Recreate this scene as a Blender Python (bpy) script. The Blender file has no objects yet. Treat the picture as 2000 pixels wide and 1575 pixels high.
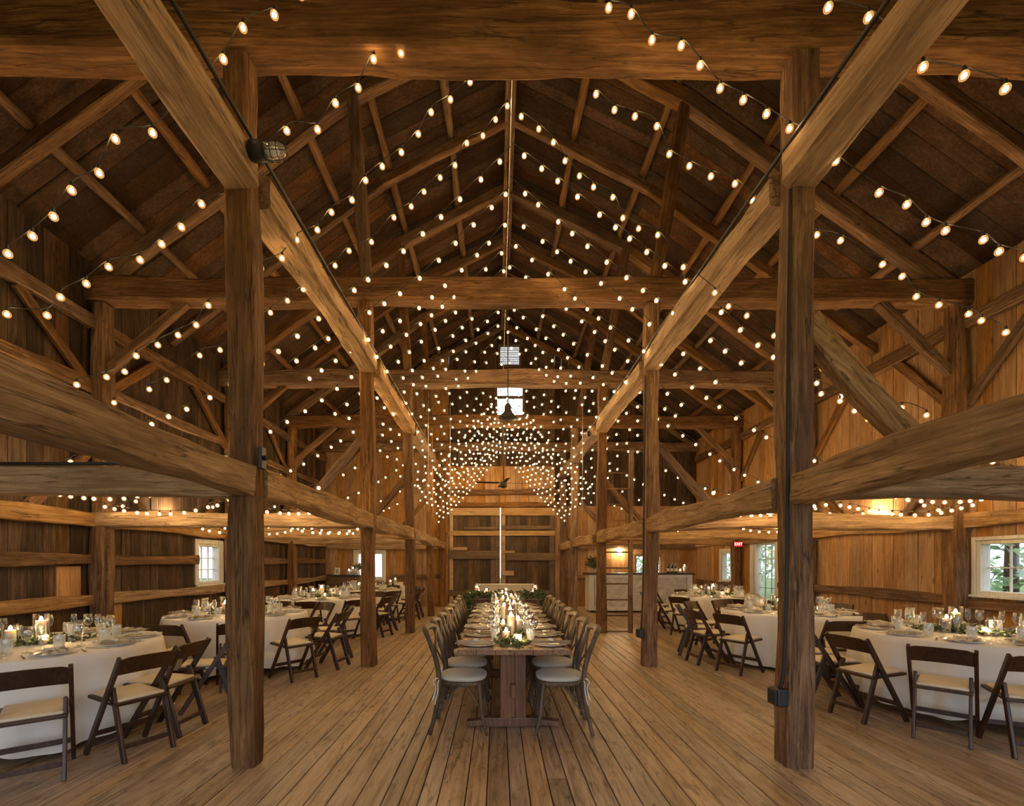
import bpy, bmesh, math, random
from mathutils import Vector, Matrix
random.seed(7)
PI = math.pi
SC = bpy.context.scene
COL = SC.collection
F, CX, CY, H = 920.0, 972.0, 1098.0, 1.5

def P(px, py, Y):
    "a point seen at pixel (px, py) of the photograph, Y metres in front of the camera"
    return Vector(((px - CX) / F * Y, Y, H + (CY - py) / F * Y))

BULB_STRENGTH, FLAME_STRENGTH, FLOOD_STRENGTH, SKY_STRENGTH, EXPOSURE = 100.0, 700.0, 600.0, 4.0, 0.0

# ------------------------------------------------------------------ materials
def new_mat(name):
    m = bpy.data.materials.new(name); m.use_nodes = True
    nt = m.node_tree; nt.nodes.clear()
    return m, nt, nt.nodes, nt.links

def ramp(N, pts):
    r = N.new('ShaderNodeValToRGB'); e = r.color_ramp.elements
    while len(e) < len(pts): e.new(0.5)
    for i, (p, c) in enumerate(pts):
        e[i].position = p; e[i].color = (c[0], c[1], c[2], 1)
    return r

def wood(name, dark, mid, light, axis='X', island=False, scale=1.0, rough=0.75, bump=0.25, vary=0.35, knots=0.5, stain=0.0, spec=0.3, cracks=0.0, specks=0.0):
    m, nt, N, L = new_mat(name)
    out = N.new('ShaderNodeOutputMaterial'); b = N.new('ShaderNodeBsdfPrincipled')
    L.new(b.outputs[0], out.inputs[0])
    tc = N.new('ShaderNodeTexCoord'); oi = N.new('ShaderNodeObjectInfo'); geo = N.new('ShaderNodeNewGeometry')
    rnd = geo.outputs['Random Per Island'] if island else oi.outputs['Random']
    mul = N.new('ShaderNodeMath'); mul.operation = 'MULTIPLY'; mul.inputs[1].default_value = 37.0
    L.new(rnd, mul.inputs[0])
    add = N.new('ShaderNodeVectorMath'); add.operation = 'ADD'
    L.new(tc.outputs['Object'], add.inputs[0]); L.new(mul.outputs[0], add.inputs[1])
    def mapping(al, ac):
        mp = N.new('ShaderNodeMapping'); s = [ac, ac, ac]; s['XYZ'.index(axis)] = al
        mp.inputs['Scale'].default_value = [v * scale for v in s]
        L.new(add.outputs[0], mp.inputs[0]); return mp
    def noise(mp, sc, det=6, ro=0.6, dist=0.0):
        n = N.new('ShaderNodeTexNoise'); n.inputs['Scale'].default_value = sc; n.inputs['Detail'].default_value = det
        n.inputs['Roughness'].default_value = ro; n.inputs['Distortion'].default_value = dist
        L.new(mp.outputs[0], n.inputs['Vector']); return n
    grain = noise(mapping(1.2, 22.0), 1.6, 8, 0.65, 0.6)
    blot = noise(mapping(0.9, 2.6), 1.5, 5, 0.6, 0.3)
    mixv = N.new('ShaderNodeMath'); mixv.operation = 'MULTIPLY_ADD'; mixv.inputs[1].default_value = 0.62
    L.new(grain.outputs['Fac'], mixv.inputs[0])
    b2 = N.new('ShaderNodeMath'); b2.operation = 'MULTIPLY'; b2.inputs[1].default_value = 0.42
    L.new(blot.outputs['Fac'], b2.inputs[0]); L.new(b2.outputs[0], mixv.inputs[2])
    cr = ramp(N, [(0.33, dark), (0.5, mid), (0.68, light)])
    L.new(mixv.outputs[0], cr.inputs[0])
    col = cr.outputs[0]
    # knots
    vo = N.new('ShaderNodeTexVoronoi'); vo.inputs['Scale'].default_value = 1.0
    L.new(mapping(2.2, 5.5).outputs[0], vo.inputs['Vector'])
    kr = ramp(N, [(0.02, (1, 1, 1)), (0.16, (0, 0, 0))]); L.new(vo.outputs['Distance'], kr.inputs[0])
    km = N.new('ShaderNodeMath'); km.operation = 'MULTIPLY'; km.inputs[1].default_value = knots
    L.new(kr.outputs[0], km.inputs[0])
    mk = N.new('ShaderNodeMixRGB'); mk.blend_type = 'MIX'; L.new(km.outputs[0], mk.inputs[0]); L.new(col, mk.inputs[1])
    mk.inputs[2].default_value = (dark[0] * .45, dark[1] * .45, dark[2] * .45, 1)
    col = mk.outputs[0]
    if stain:
        st = noise(mapping(3.0, 7.0), 1.3, 4, 0.7, 0.8)
        sr = ramp(N, [(0.56, (0, 0, 0)), (0.72, (1, 1, 1))]); L.new(st.outputs['Fac'], sr.inputs[0])
        sm = N.new('ShaderNodeMath'); sm.operation = 'MULTIPLY'; sm.inputs[1].default_value = stain; L.new(sr.outputs[0], sm.inputs[0])
        ms = N.new('ShaderNodeMixRGB'); L.new(sm.outputs[0], ms.inputs[0]); L.new(col, ms.inputs[1])
        ms.inputs[2].default_value = (dark[0] * .4, dark[1] * .4, dark[2] * .4, 1); col = ms.outputs[0]
    height = grain.outputs['Fac']
    if cracks:
        ck = noise(mapping(0.55, 9.0), 1.0, 4, 0.55, 0.25)
        m1 = N.new('ShaderNodeMath'); m1.operation = 'SUBTRACT'; m1.inputs[1].default_value = 0.5; L.new(ck.outputs['Fac'], m1.inputs[0])
        m2 = N.new('ShaderNodeMath'); m2.operation = 'ABSOLUTE'; L.new(m1.outputs[0], m2.inputs[0])
        cr2 = ramp(N, [(0.003, (1, 1, 1)), (0.014, (0, 0, 0))]); L.new(m2.outputs[0], cr2.inputs[0])
        cm = N.new('ShaderNodeMath'); cm.operation = 'MULTIPLY'; L.new(cr2.outputs[0], cm.inputs[0])
        br = ramp(N, [(0.40, (0, 0, 0)), (0.55, (cracks,) * 3)]); L.new(blot.outputs['Fac'], br.inputs[0]); L.new(br.outputs[0], cm.inputs[1])
        mc = N.new('ShaderNodeMixRGB'); L.new(cm.outputs[0], mc.inputs[0]); L.new(col, mc.inputs[1]); mc.inputs[2].default_value = (dark[0] * .2, dark[1] * .2, dark[2] * .2, 1); col = mc.outputs[0]
        hs = N.new('ShaderNodeMath'); hs.operation = 'MULTIPLY_ADD'; hs.inputs[1].default_value = -1.2; L.new(cm.outputs[0], hs.inputs[0]); L.new(height, hs.inputs[2]); height = hs.outputs[0]
    if specks:
        v2 = N.new('ShaderNodeTexVoronoi'); v2.inputs['Scale'].default_value = 1.0; L.new(mapping(7.0, 13.0).outputs[0], v2.inputs['Vector'])
        k2 = ramp(N, [(0.05, (1, 1, 1)), (0.20, (0, 0, 0))]); L.new(v2.outputs['Distance'], k2.inputs[0])
        b3 = noise(mapping(2.2, 4.0), 1.0, 3, 0.6); r3 = ramp(N, [(0.48, (0, 0, 0)), (0.62, (specks,) * 3)]); L.new(b3.outputs['Fac'], r3.inputs[0])
        m3 = N.new('ShaderNodeMath'); m3.operation = 'MULTIPLY'; L.new(k2.outputs[0], m3.inputs[0]); L.new(r3.outputs[0], m3.inputs[1])
        mc = N.new('ShaderNodeMixRGB'); L.new(m3.outputs[0], mc.inputs[0]); L.new(col, mc.inputs[1]); mc.inputs[2].default_value = (dark[0] * .35, dark[1] * .3, dark[2] * .28, 1); col = mc.outputs[0]
    hv = N.new('ShaderNodeHueSaturation')
    mr = N.new('ShaderNodeMapRange'); mr.inputs['To Min'].default_value = 1 - vary; mr.inputs['To Max'].default_value = 1 + vary
    L.new(rnd, mr.inputs[0]); L.new(mr.outputs[0], hv.inputs['Value'])
    sv = N.new('ShaderNodeMath'); sv.operation = 'FRACT'; s3 = N.new('ShaderNodeMath'); s3.operation = 'MULTIPLY'; s3.inputs[1].default_value = 7.31
    L.new(rnd, s3.inputs[0]); L.new(s3.outputs[0], sv.inputs[0])
    mr2 = N.new('ShaderNodeMapRange'); mr2.inputs['To Min'].default_value = 0.8; mr2.inputs['To Max'].default_value = 1.12
    L.new(sv.outputs[0], mr2.inputs[0]); L.new(mr2.outputs[0], hv.inputs['Saturation'])
    L.new(col, hv.inputs['Color']); L.new(hv.outputs[0], b.inputs['Base Color'])
    b.inputs['Roughness'].default_value = rough; b.inputs['Specular IOR Level'].default_value = spec
    bp = N.new('ShaderNodeBump'); bp.inputs['Strength'].default_value = bump; bp.inputs['Distance'].default_value = 0.02
    L.new(height, bp.inputs['Height']); L.new(bp.outputs[0], b.inputs['Normal'])
    return m

def plain(name, col, rough=0.5, metal=0.0, spec=0.5, noise=0.0, nscale=20.0, bump=0.0, sheen=0.0):
    m, nt, N, L = new_mat(name)
    out = N.new('ShaderNodeOutputMaterial'); b = N.new('ShaderNodeBsdfPrincipled'); L.new(b.outputs[0], out.inputs[0])
    b.inputs['Base Color'].default_value = (*col, 1); b.inputs['Roughness'].default_value = rough
    b.inputs['Metallic'].default_value = metal; b.inputs['Specular IOR Level'].default_value = spec
    if sheen: b.inputs['Sheen Weight'].default_value = sheen
    if noise or bump:
        tc = N.new('ShaderNodeTexCoord'); n = N.new('ShaderNodeTexNoise'); n.inputs['Scale'].default_value = nscale; n.inputs['Detail'].default_value = 5
        L.new(tc.outputs['Object'], n.inputs['Vector'])
        if noise:
            r = ramp(N, [(0.3, [c * (1 - noise) for c in col]), (0.7, [min(1, c * (1 + noise)) for c in col])])
            L.new(n.outputs['Fac'], r.inputs[0]); L.new(r.outputs[0], b.inputs['Base Color'])
        if bump:
            bp = N.new('ShaderNodeBump'); bp.inputs['Strength'].default_value = bump; bp.inputs['Distance'].default_value = 0.01
            L.new(n.outputs['Fac'], bp.inputs['Height']); L.new(bp.outputs[0], b.inputs['Normal'])
    return m

def emit(name, col, strength):
    m, nt, N, L = new_mat(name)
    out = N.new('ShaderNodeOutputMaterial'); e = N.new('ShaderNodeEmission'); L.new(e.outputs[0], out.inputs[0])
    e.inputs[0].default_value = (*col, 1); e.inputs[1].default_value = strength
    return m

def glass(name, tint=(0.95, 0.96, 0.96), gloss=0.55, frost=0.0):
    "thin clear glass: see-through with a bright rim"
    m, nt, N, L = new_mat(name)
    out = N.new('ShaderNodeOutputMaterial'); tr = N.new('ShaderNodeBsdfTransparent'); gl = N.new('ShaderNodeBsdfGlossy')
    tr.inputs[0].default_value = (*tint, 1); gl.inputs['Roughness'].default_value = 0.06; gl.inputs[0].default_value = (1, 1, 1, 1)
    lw = N.new('ShaderNodeLayerWeight'); lw.inputs[0].default_value = 0.35
    mm = N.new('ShaderNodeMath'); mm.operation = 'MULTIPLY_ADD'; mm.inputs[1].default_value = gloss; mm.inputs[2].default_value = 0.05
    L.new(lw.outputs['Facing'], mm.inputs[0])
    mx = N.new('ShaderNodeMixShader'); L.new(mm.outputs[0], mx.inputs[0]); L.new(tr.outputs[0], mx.inputs[1]); L.new(gl.outputs[0], mx.inputs[2])
    last = mx
    if frost:
        df = N.new('ShaderNodeBsdfDiffuse'); df.inputs[0].default_value = (0.9, 0.9, 0.88, 1)
        m2 = N.new('ShaderNodeMixShader'); m2.inputs[0].default_value = frost
        L.new(mx.outputs[0], m2.inputs[1]); L.new(df.outputs[0], m2.inputs[2]); last = m2
    L.new(last.outputs[0], out.inputs[0])
    return m

WARM = (1.0, 0.73, 0.40)
M = {}
M['timber'] = wood('hewn_timber', (.040, .019, .008), (.138, .068, .028), (.31, .168, .072), rough=.8, bump=.6, vary=.25, stain=.5, cracks=.65, specks=.4)
M['timber_pale'] = wood('pale_timber', (.105, .056, .024), (.29, .168, .075), (.53, .345, .175), rough=.8, bump=.6, vary=.12, stain=.4, cracks=.65, specks=.4)
M['pole'] = wood('pole_timber', (.045, .022, .009), (.145, .075, .031), (.29, .16, .072), rough=.8, bump=.4, vary=.25, cracks=.65, specks=.4)
M['floor'] = wood('floor_boards', (.13, .080, .042), (.38, .265, .160), (.55, .415, .275), axis='Y', island=True, rough=.40, bump=.2, vary=.2, knots=.85, stain=.6, spec=.45, cracks=.7, specks=.9)
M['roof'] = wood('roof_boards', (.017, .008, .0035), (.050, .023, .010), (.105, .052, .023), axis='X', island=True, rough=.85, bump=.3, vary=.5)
M['wall_dark'] = wood('dark_wall_boards', (.017, .009, .005), (.060, .032, .016), (.145, .083, .042), axis='Z', island=True, rough=.85, bump=.4, vary=.55, stain=.5)
M['wall_pine'] = wood('pine_wall_boards', (.16, .074, .026), (.34, .172, .062), (.52, .295, .118), axis='Z', island=True, rough=.7, bump=.25, vary=.22, knots=.8, cracks=.4, specks=.6)
M['door_dark'] = wood('dark_door_boards', (.03, .02, .013), (.075, .048, .03), (.15, .10, .06), axis='Z', island=True, rough=.85, bump=.4, vary=.5)
M['rail'] = wood('door_rail_wood', (.15, .085, .035), (.33, .20, .09), (.5, .33, .16), axis='X', rough=.75, bump=.3, vary=.2)
M['rail_dark'] = wood('dark_rail_wood', (.05, .03, .016), (.13, .08, .042), (.22, .14, .075), axis='X', rough=.75, bump=.3, vary=.2)
M['chair_wood'] = wood('walnut_chair_wood', (.014, .006, .003), (.038, .015, .0065), (.08, .034, .015), axis='Z', rough=.38, bump=.08, vary=.25, knots=0, spec=.5)
M['cross_wood'] = wood('weathered_chair_wood', (.034, .022, .013), (.088, .057, .033), (.19, .125, .074), axis='Z', rough=.5, bump=.15, vary=.2, knots=0)
M['table_wood'] = wood('farm_table_wood', (.075, .030, .012), (.19, .080, .031), (.31, .15, .065), axis='Y', rough=.4, bump=.12, vary=.1, knots=.4, spec=.5)
M['table_leg'] = wood('farm_table_leg_wood', (.05, .019, .007), (.135, .052, .019), (.235, .10, .04), axis='Z', rough=.45, bump=.12, vary=.1, knots=.4)
M['white_plank'] = wood('whitewashed_plank', (.36, .33, .29), (.55, .52, .47), (.70, .67, .62), axis='X', island=True, rough=.6, bump=.2, vary=.13, knots=.15)
M['white_paint'] = wood('worn_white_paint', (.42, .40, .37), (.62, .60, .56), (.74, .72, .68), axis='Z', rough=.55, bump=.15, vary=.06, knots=.1)
M['slab'] = plain('dark_counter', (.02, .017, .015), .35)
M['cloth'] = plain('white_linen', (.74, .71, .66), .9, spec=.1, noise=.03, nscale=6, bump=.12, sheen=.2)
M['napkin'] = plain('ivory_linen', (.66, .61, .53), .9, spec=.1, noise=.06, nscale=30, bump=.3, sheen=.2)
M['vinyl'] = plain('ivory_vinyl', (.66, .56, .40), .45, spec=.4, noise=.04, nscale=5)
M['cushion'] = plain('oatmeal_fabric', (.50, .47, .40), .9, spec=.1, noise=.05, nscale=60, bump=.3, sheen=.2)
M['tie'] = plain('cotton_tape', (.78, .75, .68), .9, spec=.1)
M['china'] = plain('white_china', (.80, .79, .77), .12, spec=.6)
M['silver'] = plain('polished_silver', (.80, .77, .72), .2, metal=1.0)
M['black'] = plain('black_metal', (.012, .012, .012), .45)
M['rubber'] = plain('black_cable_rubber', (.010, .010, .010), .6)
M['steel'] = plain('dull_steel', (.32, .31, .30), .4, metal=1.0)
M['paper'] = plain('white_card', (.82, .80, .76), .8)
M['glass'] = glass('clear_glass')
M['jar'] = glass('cut_glass', gloss=.65, frost=.16)
M['pane'] = glass('window_pane', gloss=.25)
M['bottle'] = plain('dark_bottle_glass', (.012, .016, .010), .08, spec=.8)
M['labelpaper'] = plain('bottle_label_paper', (.72, .66, .55), .8)
M['leaf'] = plain('garland_leaf', (.085, .115, .045), .55, noise=.5, nscale=14)
M['moss'] = plain('moss_green', (.11, .12, .035), .9, noise=.5, nscale=30)
M['tree'] = plain('tree_leaf', (.34, .50, .24), .6, noise=.5, nscale=3)
M['bark'] = plain('tree_bark', (.09, .065, .045), .9, noise=.3)
M['grass'] = plain('lawn_green', (.13, .20, .06), .95, noise=.3, nscale=2)
M['flower'] = plain('cream_petal', (.80, .74, .62), .8)
M['sofa'] = plain('beige_upholstery', (.42, .37, .30), .9, spec=.1, noise=.05, nscale=25, bump=.2, sheen=.3)
M['sofa_trim'] = plain('pale_sofa_frame', (.62, .56, .47), .6)
M['wick'] = plain('candle_wick', (.02, .015, .01), .9)
M['wire'] = plain('dark_light_wire', (.012, .011, .009), .6)
M['rope'] = plain('pale_steel_cable', (.55, .50, .40), .4, metal=.6)
m, nt, N, L = new_mat('candle_wax')
_o = N.new('ShaderNodeOutputMaterial'); _b = N.new('ShaderNodeBsdfPrincipled'); L.new(_b.outputs[0], _o.inputs[0])
_b.inputs['Base Color'].default_value = (.86, .78, .64, 1); _b.inputs['Roughness'].default_value = .5
_b.inputs['Subsurface Weight'].default_value = .25; _b.inputs['Subsurface Radius'].default_value = (.03, .015, .006); _b.inputs['Subsurface Scale'].default_value = 1.0
M['wax'] = m
M['bulb'] = emit('glowing_bulb', WARM, BULB_STRENGTH)
m, nt, N, L = new_mat('amber_bulb_globe')
_o = N.new('ShaderNodeOutputMaterial'); _t = N.new('ShaderNodeBsdfTransparent'); _e = N.new('ShaderNodeEmission'); _a = N.new('ShaderNodeAddShader')
_t.inputs[0].default_value = (.82, .72, .55, 1); _e.inputs[0].default_value = (1, .52, .16, 1); _e.inputs[1].default_value = .42
L.new(_t.outputs[0], _a.inputs[0]); L.new(_e.outputs[0], _a.inputs[1]); L.new(_a.outputs[0], _o.inputs[0]); M['globe'] = m; m.cycles.emission_sampling = 'NONE'
M['subfloor'] = plain('dark_gap', (.012, .008, .005), .95)
M['flame'] = emit('candle_flame', (1.0, .66, .30), FLAME_STRENGTH)
M['lamp_glow'] = emit('sconce_glow', (1.0, .74, .42), 160.0)
M['flood_glow'] = emit('flood_lens_glow', (1.0, .66, .32), FLOOD_STRENGTH)
M['exit_red'] = emit('exit_sign_red', (1.0, .03, .02), 1.2)
M['exit_white'] = emit('exit_sign_letter', (1.0, .75, .7), 2.2)

# ------------------------------------------------------------------ mesh helpers
def finish(name, bm, mat, parent=None, smooth=False, loc=None, rot=None, autos=None):
    bmesh.ops.recalc_face_normals(bm, faces=bm.faces)
    me = bpy.data.meshes.new(name); bm.to_mesh(me); bm.free()
    for mm in (mat if isinstance(mat, (list, tuple)) else [mat]): me.materials.append(mm)
    if smooth: me.polygons.foreach_set('use_smooth', [True] * len(me.polygons))
    o = bpy.data.objects.new(name, me); COL.objects.link(o)
    if parent: o.parent = parent
    if loc is not None: o.location = loc
    if rot is not None: o.rotation_euler = rot
    return o

def tag(o, label, cat, group=None, kind=None):
    o['label'] = label; o['category'] = cat
    if group: o['group'] = group
    if kind: o['kind'] = kind
    return o

def struct(o, label=None, cat=None):
    o['kind'] = 'structure'
    if label: o['label'] = label
    if cat: o['category'] = cat
    return o

def empty(name, loc=(0, 0, 0), rz=0.0):
    o = bpy.data.objects.new(name, None); o.empty_display_size = .1; COL.objects.link(o)
    o.location = loc; o.rotation_euler = (0, 0, rz); return o

KIDS = {}
def kids(o):
    return [c for c in bpy.data.objects if c.parent == o]
def dup(o, loc, rz=0.0, scale=None):
    "a copy of a thing with copies of its parts and their sub-parts"
    if o.name not in KIDS: KIDS[o.name] = [(c, kids(c)) for c in kids(o)]
    r = o.copy(); COL.objects.link(r); r.location = loc; r.rotation_euler = (0, 0, rz)
    if scale: r.scale = scale
    for c, sub in KIDS[o.name]:
        d = c.copy(); COL.objects.link(d); d.parent = r
        for g in sub:
            e = g.copy(); COL.objects.link(e); e.parent = d
    return r
USED = set()
def place(proto, loc, rz, label, cat, group, scale=None):
    "the first time moves the thing itself, then copies it"
    if proto.name not in USED:
        USED.add(proto.name)
        if proto.name not in KIDS: KIDS[proto.name] = [(c, kids(c)) for c in kids(proto)]
        o = proto; o.location = loc; o.rotation_euler = (0, 0, rz)
        if scale: o.scale = scale
    else: o = dup(proto, loc, rz, scale)
    tag(o, label, cat, group); return o

def box(bm, c, s, bev=0.0, mat=None, mi=0):
    r = bmesh.ops.create_cube(bm, size=1.0); vs = r['verts']
    for v in vs: v.co = Vector((v.co.x * s[0], v.co.y * s[1], v.co.z * s[2]))
    if bev:
        es = list({e for v in vs for e in v.link_edges})
        rr = bmesh.ops.bevel(bm, geom=es, offset=bev, segments=2, affect='EDGES', profile=.5)
        vs = list({v for v in rr['verts']} | {v for v in vs if v.is_valid})
    T = mat if mat else Matrix.Identity(4)
    for v in vs: v.co = T @ (v.co + Vector(c)) if mat else v.co + Vector(c)
    if mi:
        for f in {f for v in vs for f in v.link_faces}: f.material_index = mi
    return vs

def frame_mat(p0, p1, up=Vector((0, 0, 1))):
    x = (Vector(p1) - Vector(p0)).normalized(); up = Vector(up)
    if abs(x.dot(up)) > .98: up = Vector((0, 1, 0)) if abs(x.y) < .9 else Vector((1, 0, 0))
    y = up.cross(x).normalized(); z = x.cross(y)
    m = Matrix.Identity(4)
    for i in range(3): m[i][0] = x[i]; m[i][1] = y[i]; m[i][2] = z[i]; m[i][3] = Vector(p0)[i]
    return m

def bar(bm, p0, p1, w, h, bev=0.0, up=(0, 0, 1)):
    T = frame_mat(p0, p1, Vector(up)); l = (Vector(p1) - Vector(p0)).length
    return box(bm, (l / 2, 0, 0), (l, w, h), bev, mat=T)

def tube(bm, pts, rad, seg=8, cap=True, closed=False, flat=1.0):
    pts = [Vector(p) for p in pts]; n = len(pts)
    rad = rad if isinstance(rad, (list, tuple)) else [rad] * n
    rings = []; prev = None
    for i, p in enumerate(pts):
        if closed: t = (pts[(i + 1) % n] - pts[i - 1]).normalized()
        else: t = (pts[min(i + 1, n - 1)] - pts[max(i - 1, 0)]).normalized()
        if prev is None:
            a = Vector((0, 0, 1)) if abs(t.z) < .9 else Vector((0, 1, 0))
            u = a.cross(t).normalized()
        else:
            u = (prev - t * prev.dot(t)); u = u.normalized() if u.length > 1e-6 else Vector((1, 0, 0))
        prev = u; v = t.cross(u)
        rings.append([bm.verts.new(p + u * math.cos(2 * PI * k / seg) * rad[i] + v * math.sin(2 * PI * k / seg) * rad[i] * flat) for k in range(seg)])
    m = n if closed else n - 1
    for i in range(m):
        a, b = rings[i], rings[(i + 1) % n]
        for k in range(seg): bm.faces.new((a[k], a[(k + 1) % seg], b[(k + 1) % seg], b[k]))
    if cap and not closed:
        bm.faces.new(rings[0][::-1]); bm.faces.new(rings[-1])

def smooth_path(pts, n=6):
    "Catmull-Rom through the points"
    pts = [Vector(p) for p in pts]; out = []
    for i in range(len(pts) - 1):
        p0 = pts[max(i - 1, 0)]; p1 = pts[i]; p2 = pts[i + 1]; p3 = pts[min(i + 2, len(pts) - 1)]
        for k in range(n):
            t = k / n
            out.append(.5 * ((2 * p1) + (p2 - p0) * t + (2 * p0 - 5 * p1 + 4 * p2 - p3) * t * t + (3 * p1 - p0 - 3 * p2 + p3) * t ** 3))
    out.append(pts[-1]); return out

def lathe(bm, prof, seg=20, c=(0, 0, 0), cap_b=True, cap_t=True):
    rings = []
    for r, z in prof:
        rings.append([bm.verts.new((c[0] + r * math.cos(2 * PI * k / seg), c[1] + r * math.sin(2 * PI * k / seg), c[2] + z)) for k in range(seg)])
    for i in range(len(rings) - 1):
        a, b = rings[i], rings[i + 1]
        for k in range(seg): bm.faces.new((a[k], a[(k + 1) % seg], b[(k + 1) % seg], b[k]))
    if cap_b: bm.faces.new(rings[0][::-1])
    if cap_t: bm.faces.new(rings[-1])

def beam(name, p0, p1, w, h, mat, rough=.012, bow=0.0, up=(0, 0, 1), round_=False, parent=None, taper=0.0):
    "a hewn timber: chamfered section, uneven faces, a little bow; local X runs along it"
    p0 = Vector(p0); p1 = Vector(p1); Lh = (p1 - p0).length
    n = max(4, int(Lh / .22)); bm = bmesh.new()
    rg = random.Random(int((p0.x * 71 + p0.y * 131 + p0.z * 17 + p1.x * 7 + p1.z * 3) * 1000))
    c = min(w, h) * .10
    if round_:
        sec = [(math.cos(2 * PI * k / 10) * w / 2, math.sin(2 * PI * k / 10) * h / 2) for k in range(10)]
    else:
        a, b = w / 2, h / 2
        sec = [(-a + c, -b), (0, -b), (a - c, -b), (a, -b + c), (a, 0), (a, b - c), (a - c, b), (0, b), (-a + c, b), (-a, b - c), (-a, 0), (-a, -b + c)]
    ph = [rg.uniform(0, 6.28) for _ in range(4)]
    rings = []
    for i in range(n + 1):
        t = i / n; x = t * Lh
        oy = bow * .5 * math.sin(PI * t) + rough * .8 * math.sin(x * 1.3 + ph[0]); oz = bow * math.sin(PI * t) + rough * .8 * math.sin(x * 1.7 + ph[1])
        k = 1 + rough * 1.2 / min(w, h) * math.sin(x * 2.6 + ph[2]) + taper * (t - .5)
        rings.append([bm.verts.new((x, y * k + oy + rg.uniform(-1, 1) * rough * .5, z * k + oz + rg.uniform(-1, 1) * rough * .5)) for y, z in sec])
    s = len(sec)
    for i in range(n):
        for k in range(s): bm.faces.new((rings[i][k], rings[i][(k + 1) % s], rings[i + 1][(k + 1) % s], rings[i + 1][k]))
    bm.faces.new(rings[0][::-1]); bm.faces.new(rings[-1])
    o = finish(name, bm, mat, parent, smooth=round_)
    o.matrix_world = frame_mat(p0, p1, Vector(up))
    return o

def board(bm, o, U, V, Nn, w, l, t, off, g=.006):
    "one board: o corner, U across, V along, Nn to the viewer; a small V groove along each side"
    o = Vector(o)
    ring = [(0, -t), (w, -t), (w, off - g), (w - g, off), (g, off), (0, off - g)]
    a = [bm.verts.new(o + U * u + Nn * n) for u, n in ring]
    b = [bm.verts.new(o + U * u + Nn * n + V * l) for u, n in ring]
    k = len(ring)
    for i in range(k): bm.faces.new((a[i], a[(i + 1) % k], b[(i + 1) % k], b[i]))
    bm.faces.new(a[::-1]); bm.faces.new(b)

def board_wall(bm, o, U, V, Nn, u0, u1, v0, top, holes, bw, rg, t=.03, dz=.006, joints=0.0, gap=0.0):
    edges = [u0]
    cuts = sorted({h for hh in holes for h in hh[:2]} | {u1})
    cuts = [c for c in cuts if u0 < c <= u1]
    u = u0
    for c in cuts:
        while c - u > bw * 1.5:
            u += bw * rg.uniform(.75, 1.25); edges.append(u)
        if c - u < bw * .35 and len(edges) > 1 and edges[-1] not in cuts: edges.pop()
        edges.append(c); u = c
    for a, b in zip(edges[:-1], edges[1:]):
        if b - a < 1e-4: continue
        mid = (a + b) / 2; vt = top(mid) if callable(top) else top
        seg = [(v0, vt)]
        for h in holes:
            if h[0] - 1e-4 <= mid <= h[1] + 1e-4:
                new = []
                for s0, s1 in seg:
                    if h[2] > s0: new.append((s0, min(s1, h[2])))
                    if h[3] < s1: new.append((max(s0, h[3]), s1))
                seg = [s for s in new if s[1] - s[0] > .005]
        for s0, s1 in seg:
            pieces = [(s0, s1)]
            if joints and rg.random() < joints and s1 - s0 > 2:
                j = s0 + (s1 - s0) * rg.uniform(.25, .75); pieces = [(s0, j), (j, s1)]
            for q0, q1 in pieces:
                board(bm, Vector(o) + U * (a + gap / 2) + V * q0, U, V, Nn, b - a - gap, q1 - q0 - gap * .5, t, rg.uniform(0, dz), g=.004 if gap else .006)

def boarded(bm, o, U, V, Nn, u0, u1, v0, top, holes, bw, rg, gap=.005, **k):
    "boards with open joints over a dark backing (material slot 1)"
    board_wall(bm, o, U, V, Nn, u0, u1, v0, top, holes, bw, rg, gap=gap, **k)
    n = len(bm.faces); bm.faces.ensure_lookup_table()
    board_wall(bm, Vector(o) - Nn * .032, U, V, Nn, u0, u1, v0, top, holes, 2.0, random.Random(1), t=.03, dz=0)
    bm.faces.ensure_lookup_table()
    for f in bm.faces[n:]: f.material_index = 1
# ------------------------------------------------------------------ the barn shell
X, Y_, Z = Vector((1, 0, 0)), Vector((0, 1, 0)), Vector((0, 0, 1))
XL, XR, YB, YE = -5.85, 6.75, -2.6, 16.0         # inner faces of the side walls, open front, far wall
EL, KL, RG, KR, ER = Vector((-5.85, 0, 5.44)), Vector((-2.07, 0, 8.25)), Vector((.22, 0, 9.42)), Vector((2.70, 0, 8.15)), Vector((6.75, 0, 5.26))
ROOF = [EL, KL, RG, KR, ER]
def roof_z(x):
    for a, b in zip(ROOF[:-1], ROOF[1:]):
        if a.x <= x <= b.x: return a.z + (b.z - a.z) * (x - a.x) / (b.x - a.x)
    return 5.2
FR = [3.5, 6.8, 10.0, 13.05]
NL, NR, WL, WR = -1.85, 2.19, -5.70, 6.60     # posts of the nave and of the walls
rg = random.Random(3)

bm = bmesh.new()
boarded(bm, (0, YB, 0), X, Y_, Z, XL - .2, XR + .2, 0, YE - YB + .1, [], .14, rg, gap=.007, t=.03, dz=.003, joints=.75)
struct(finish('floor', bm, [M['floor'], M['subfloor']]))

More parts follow.
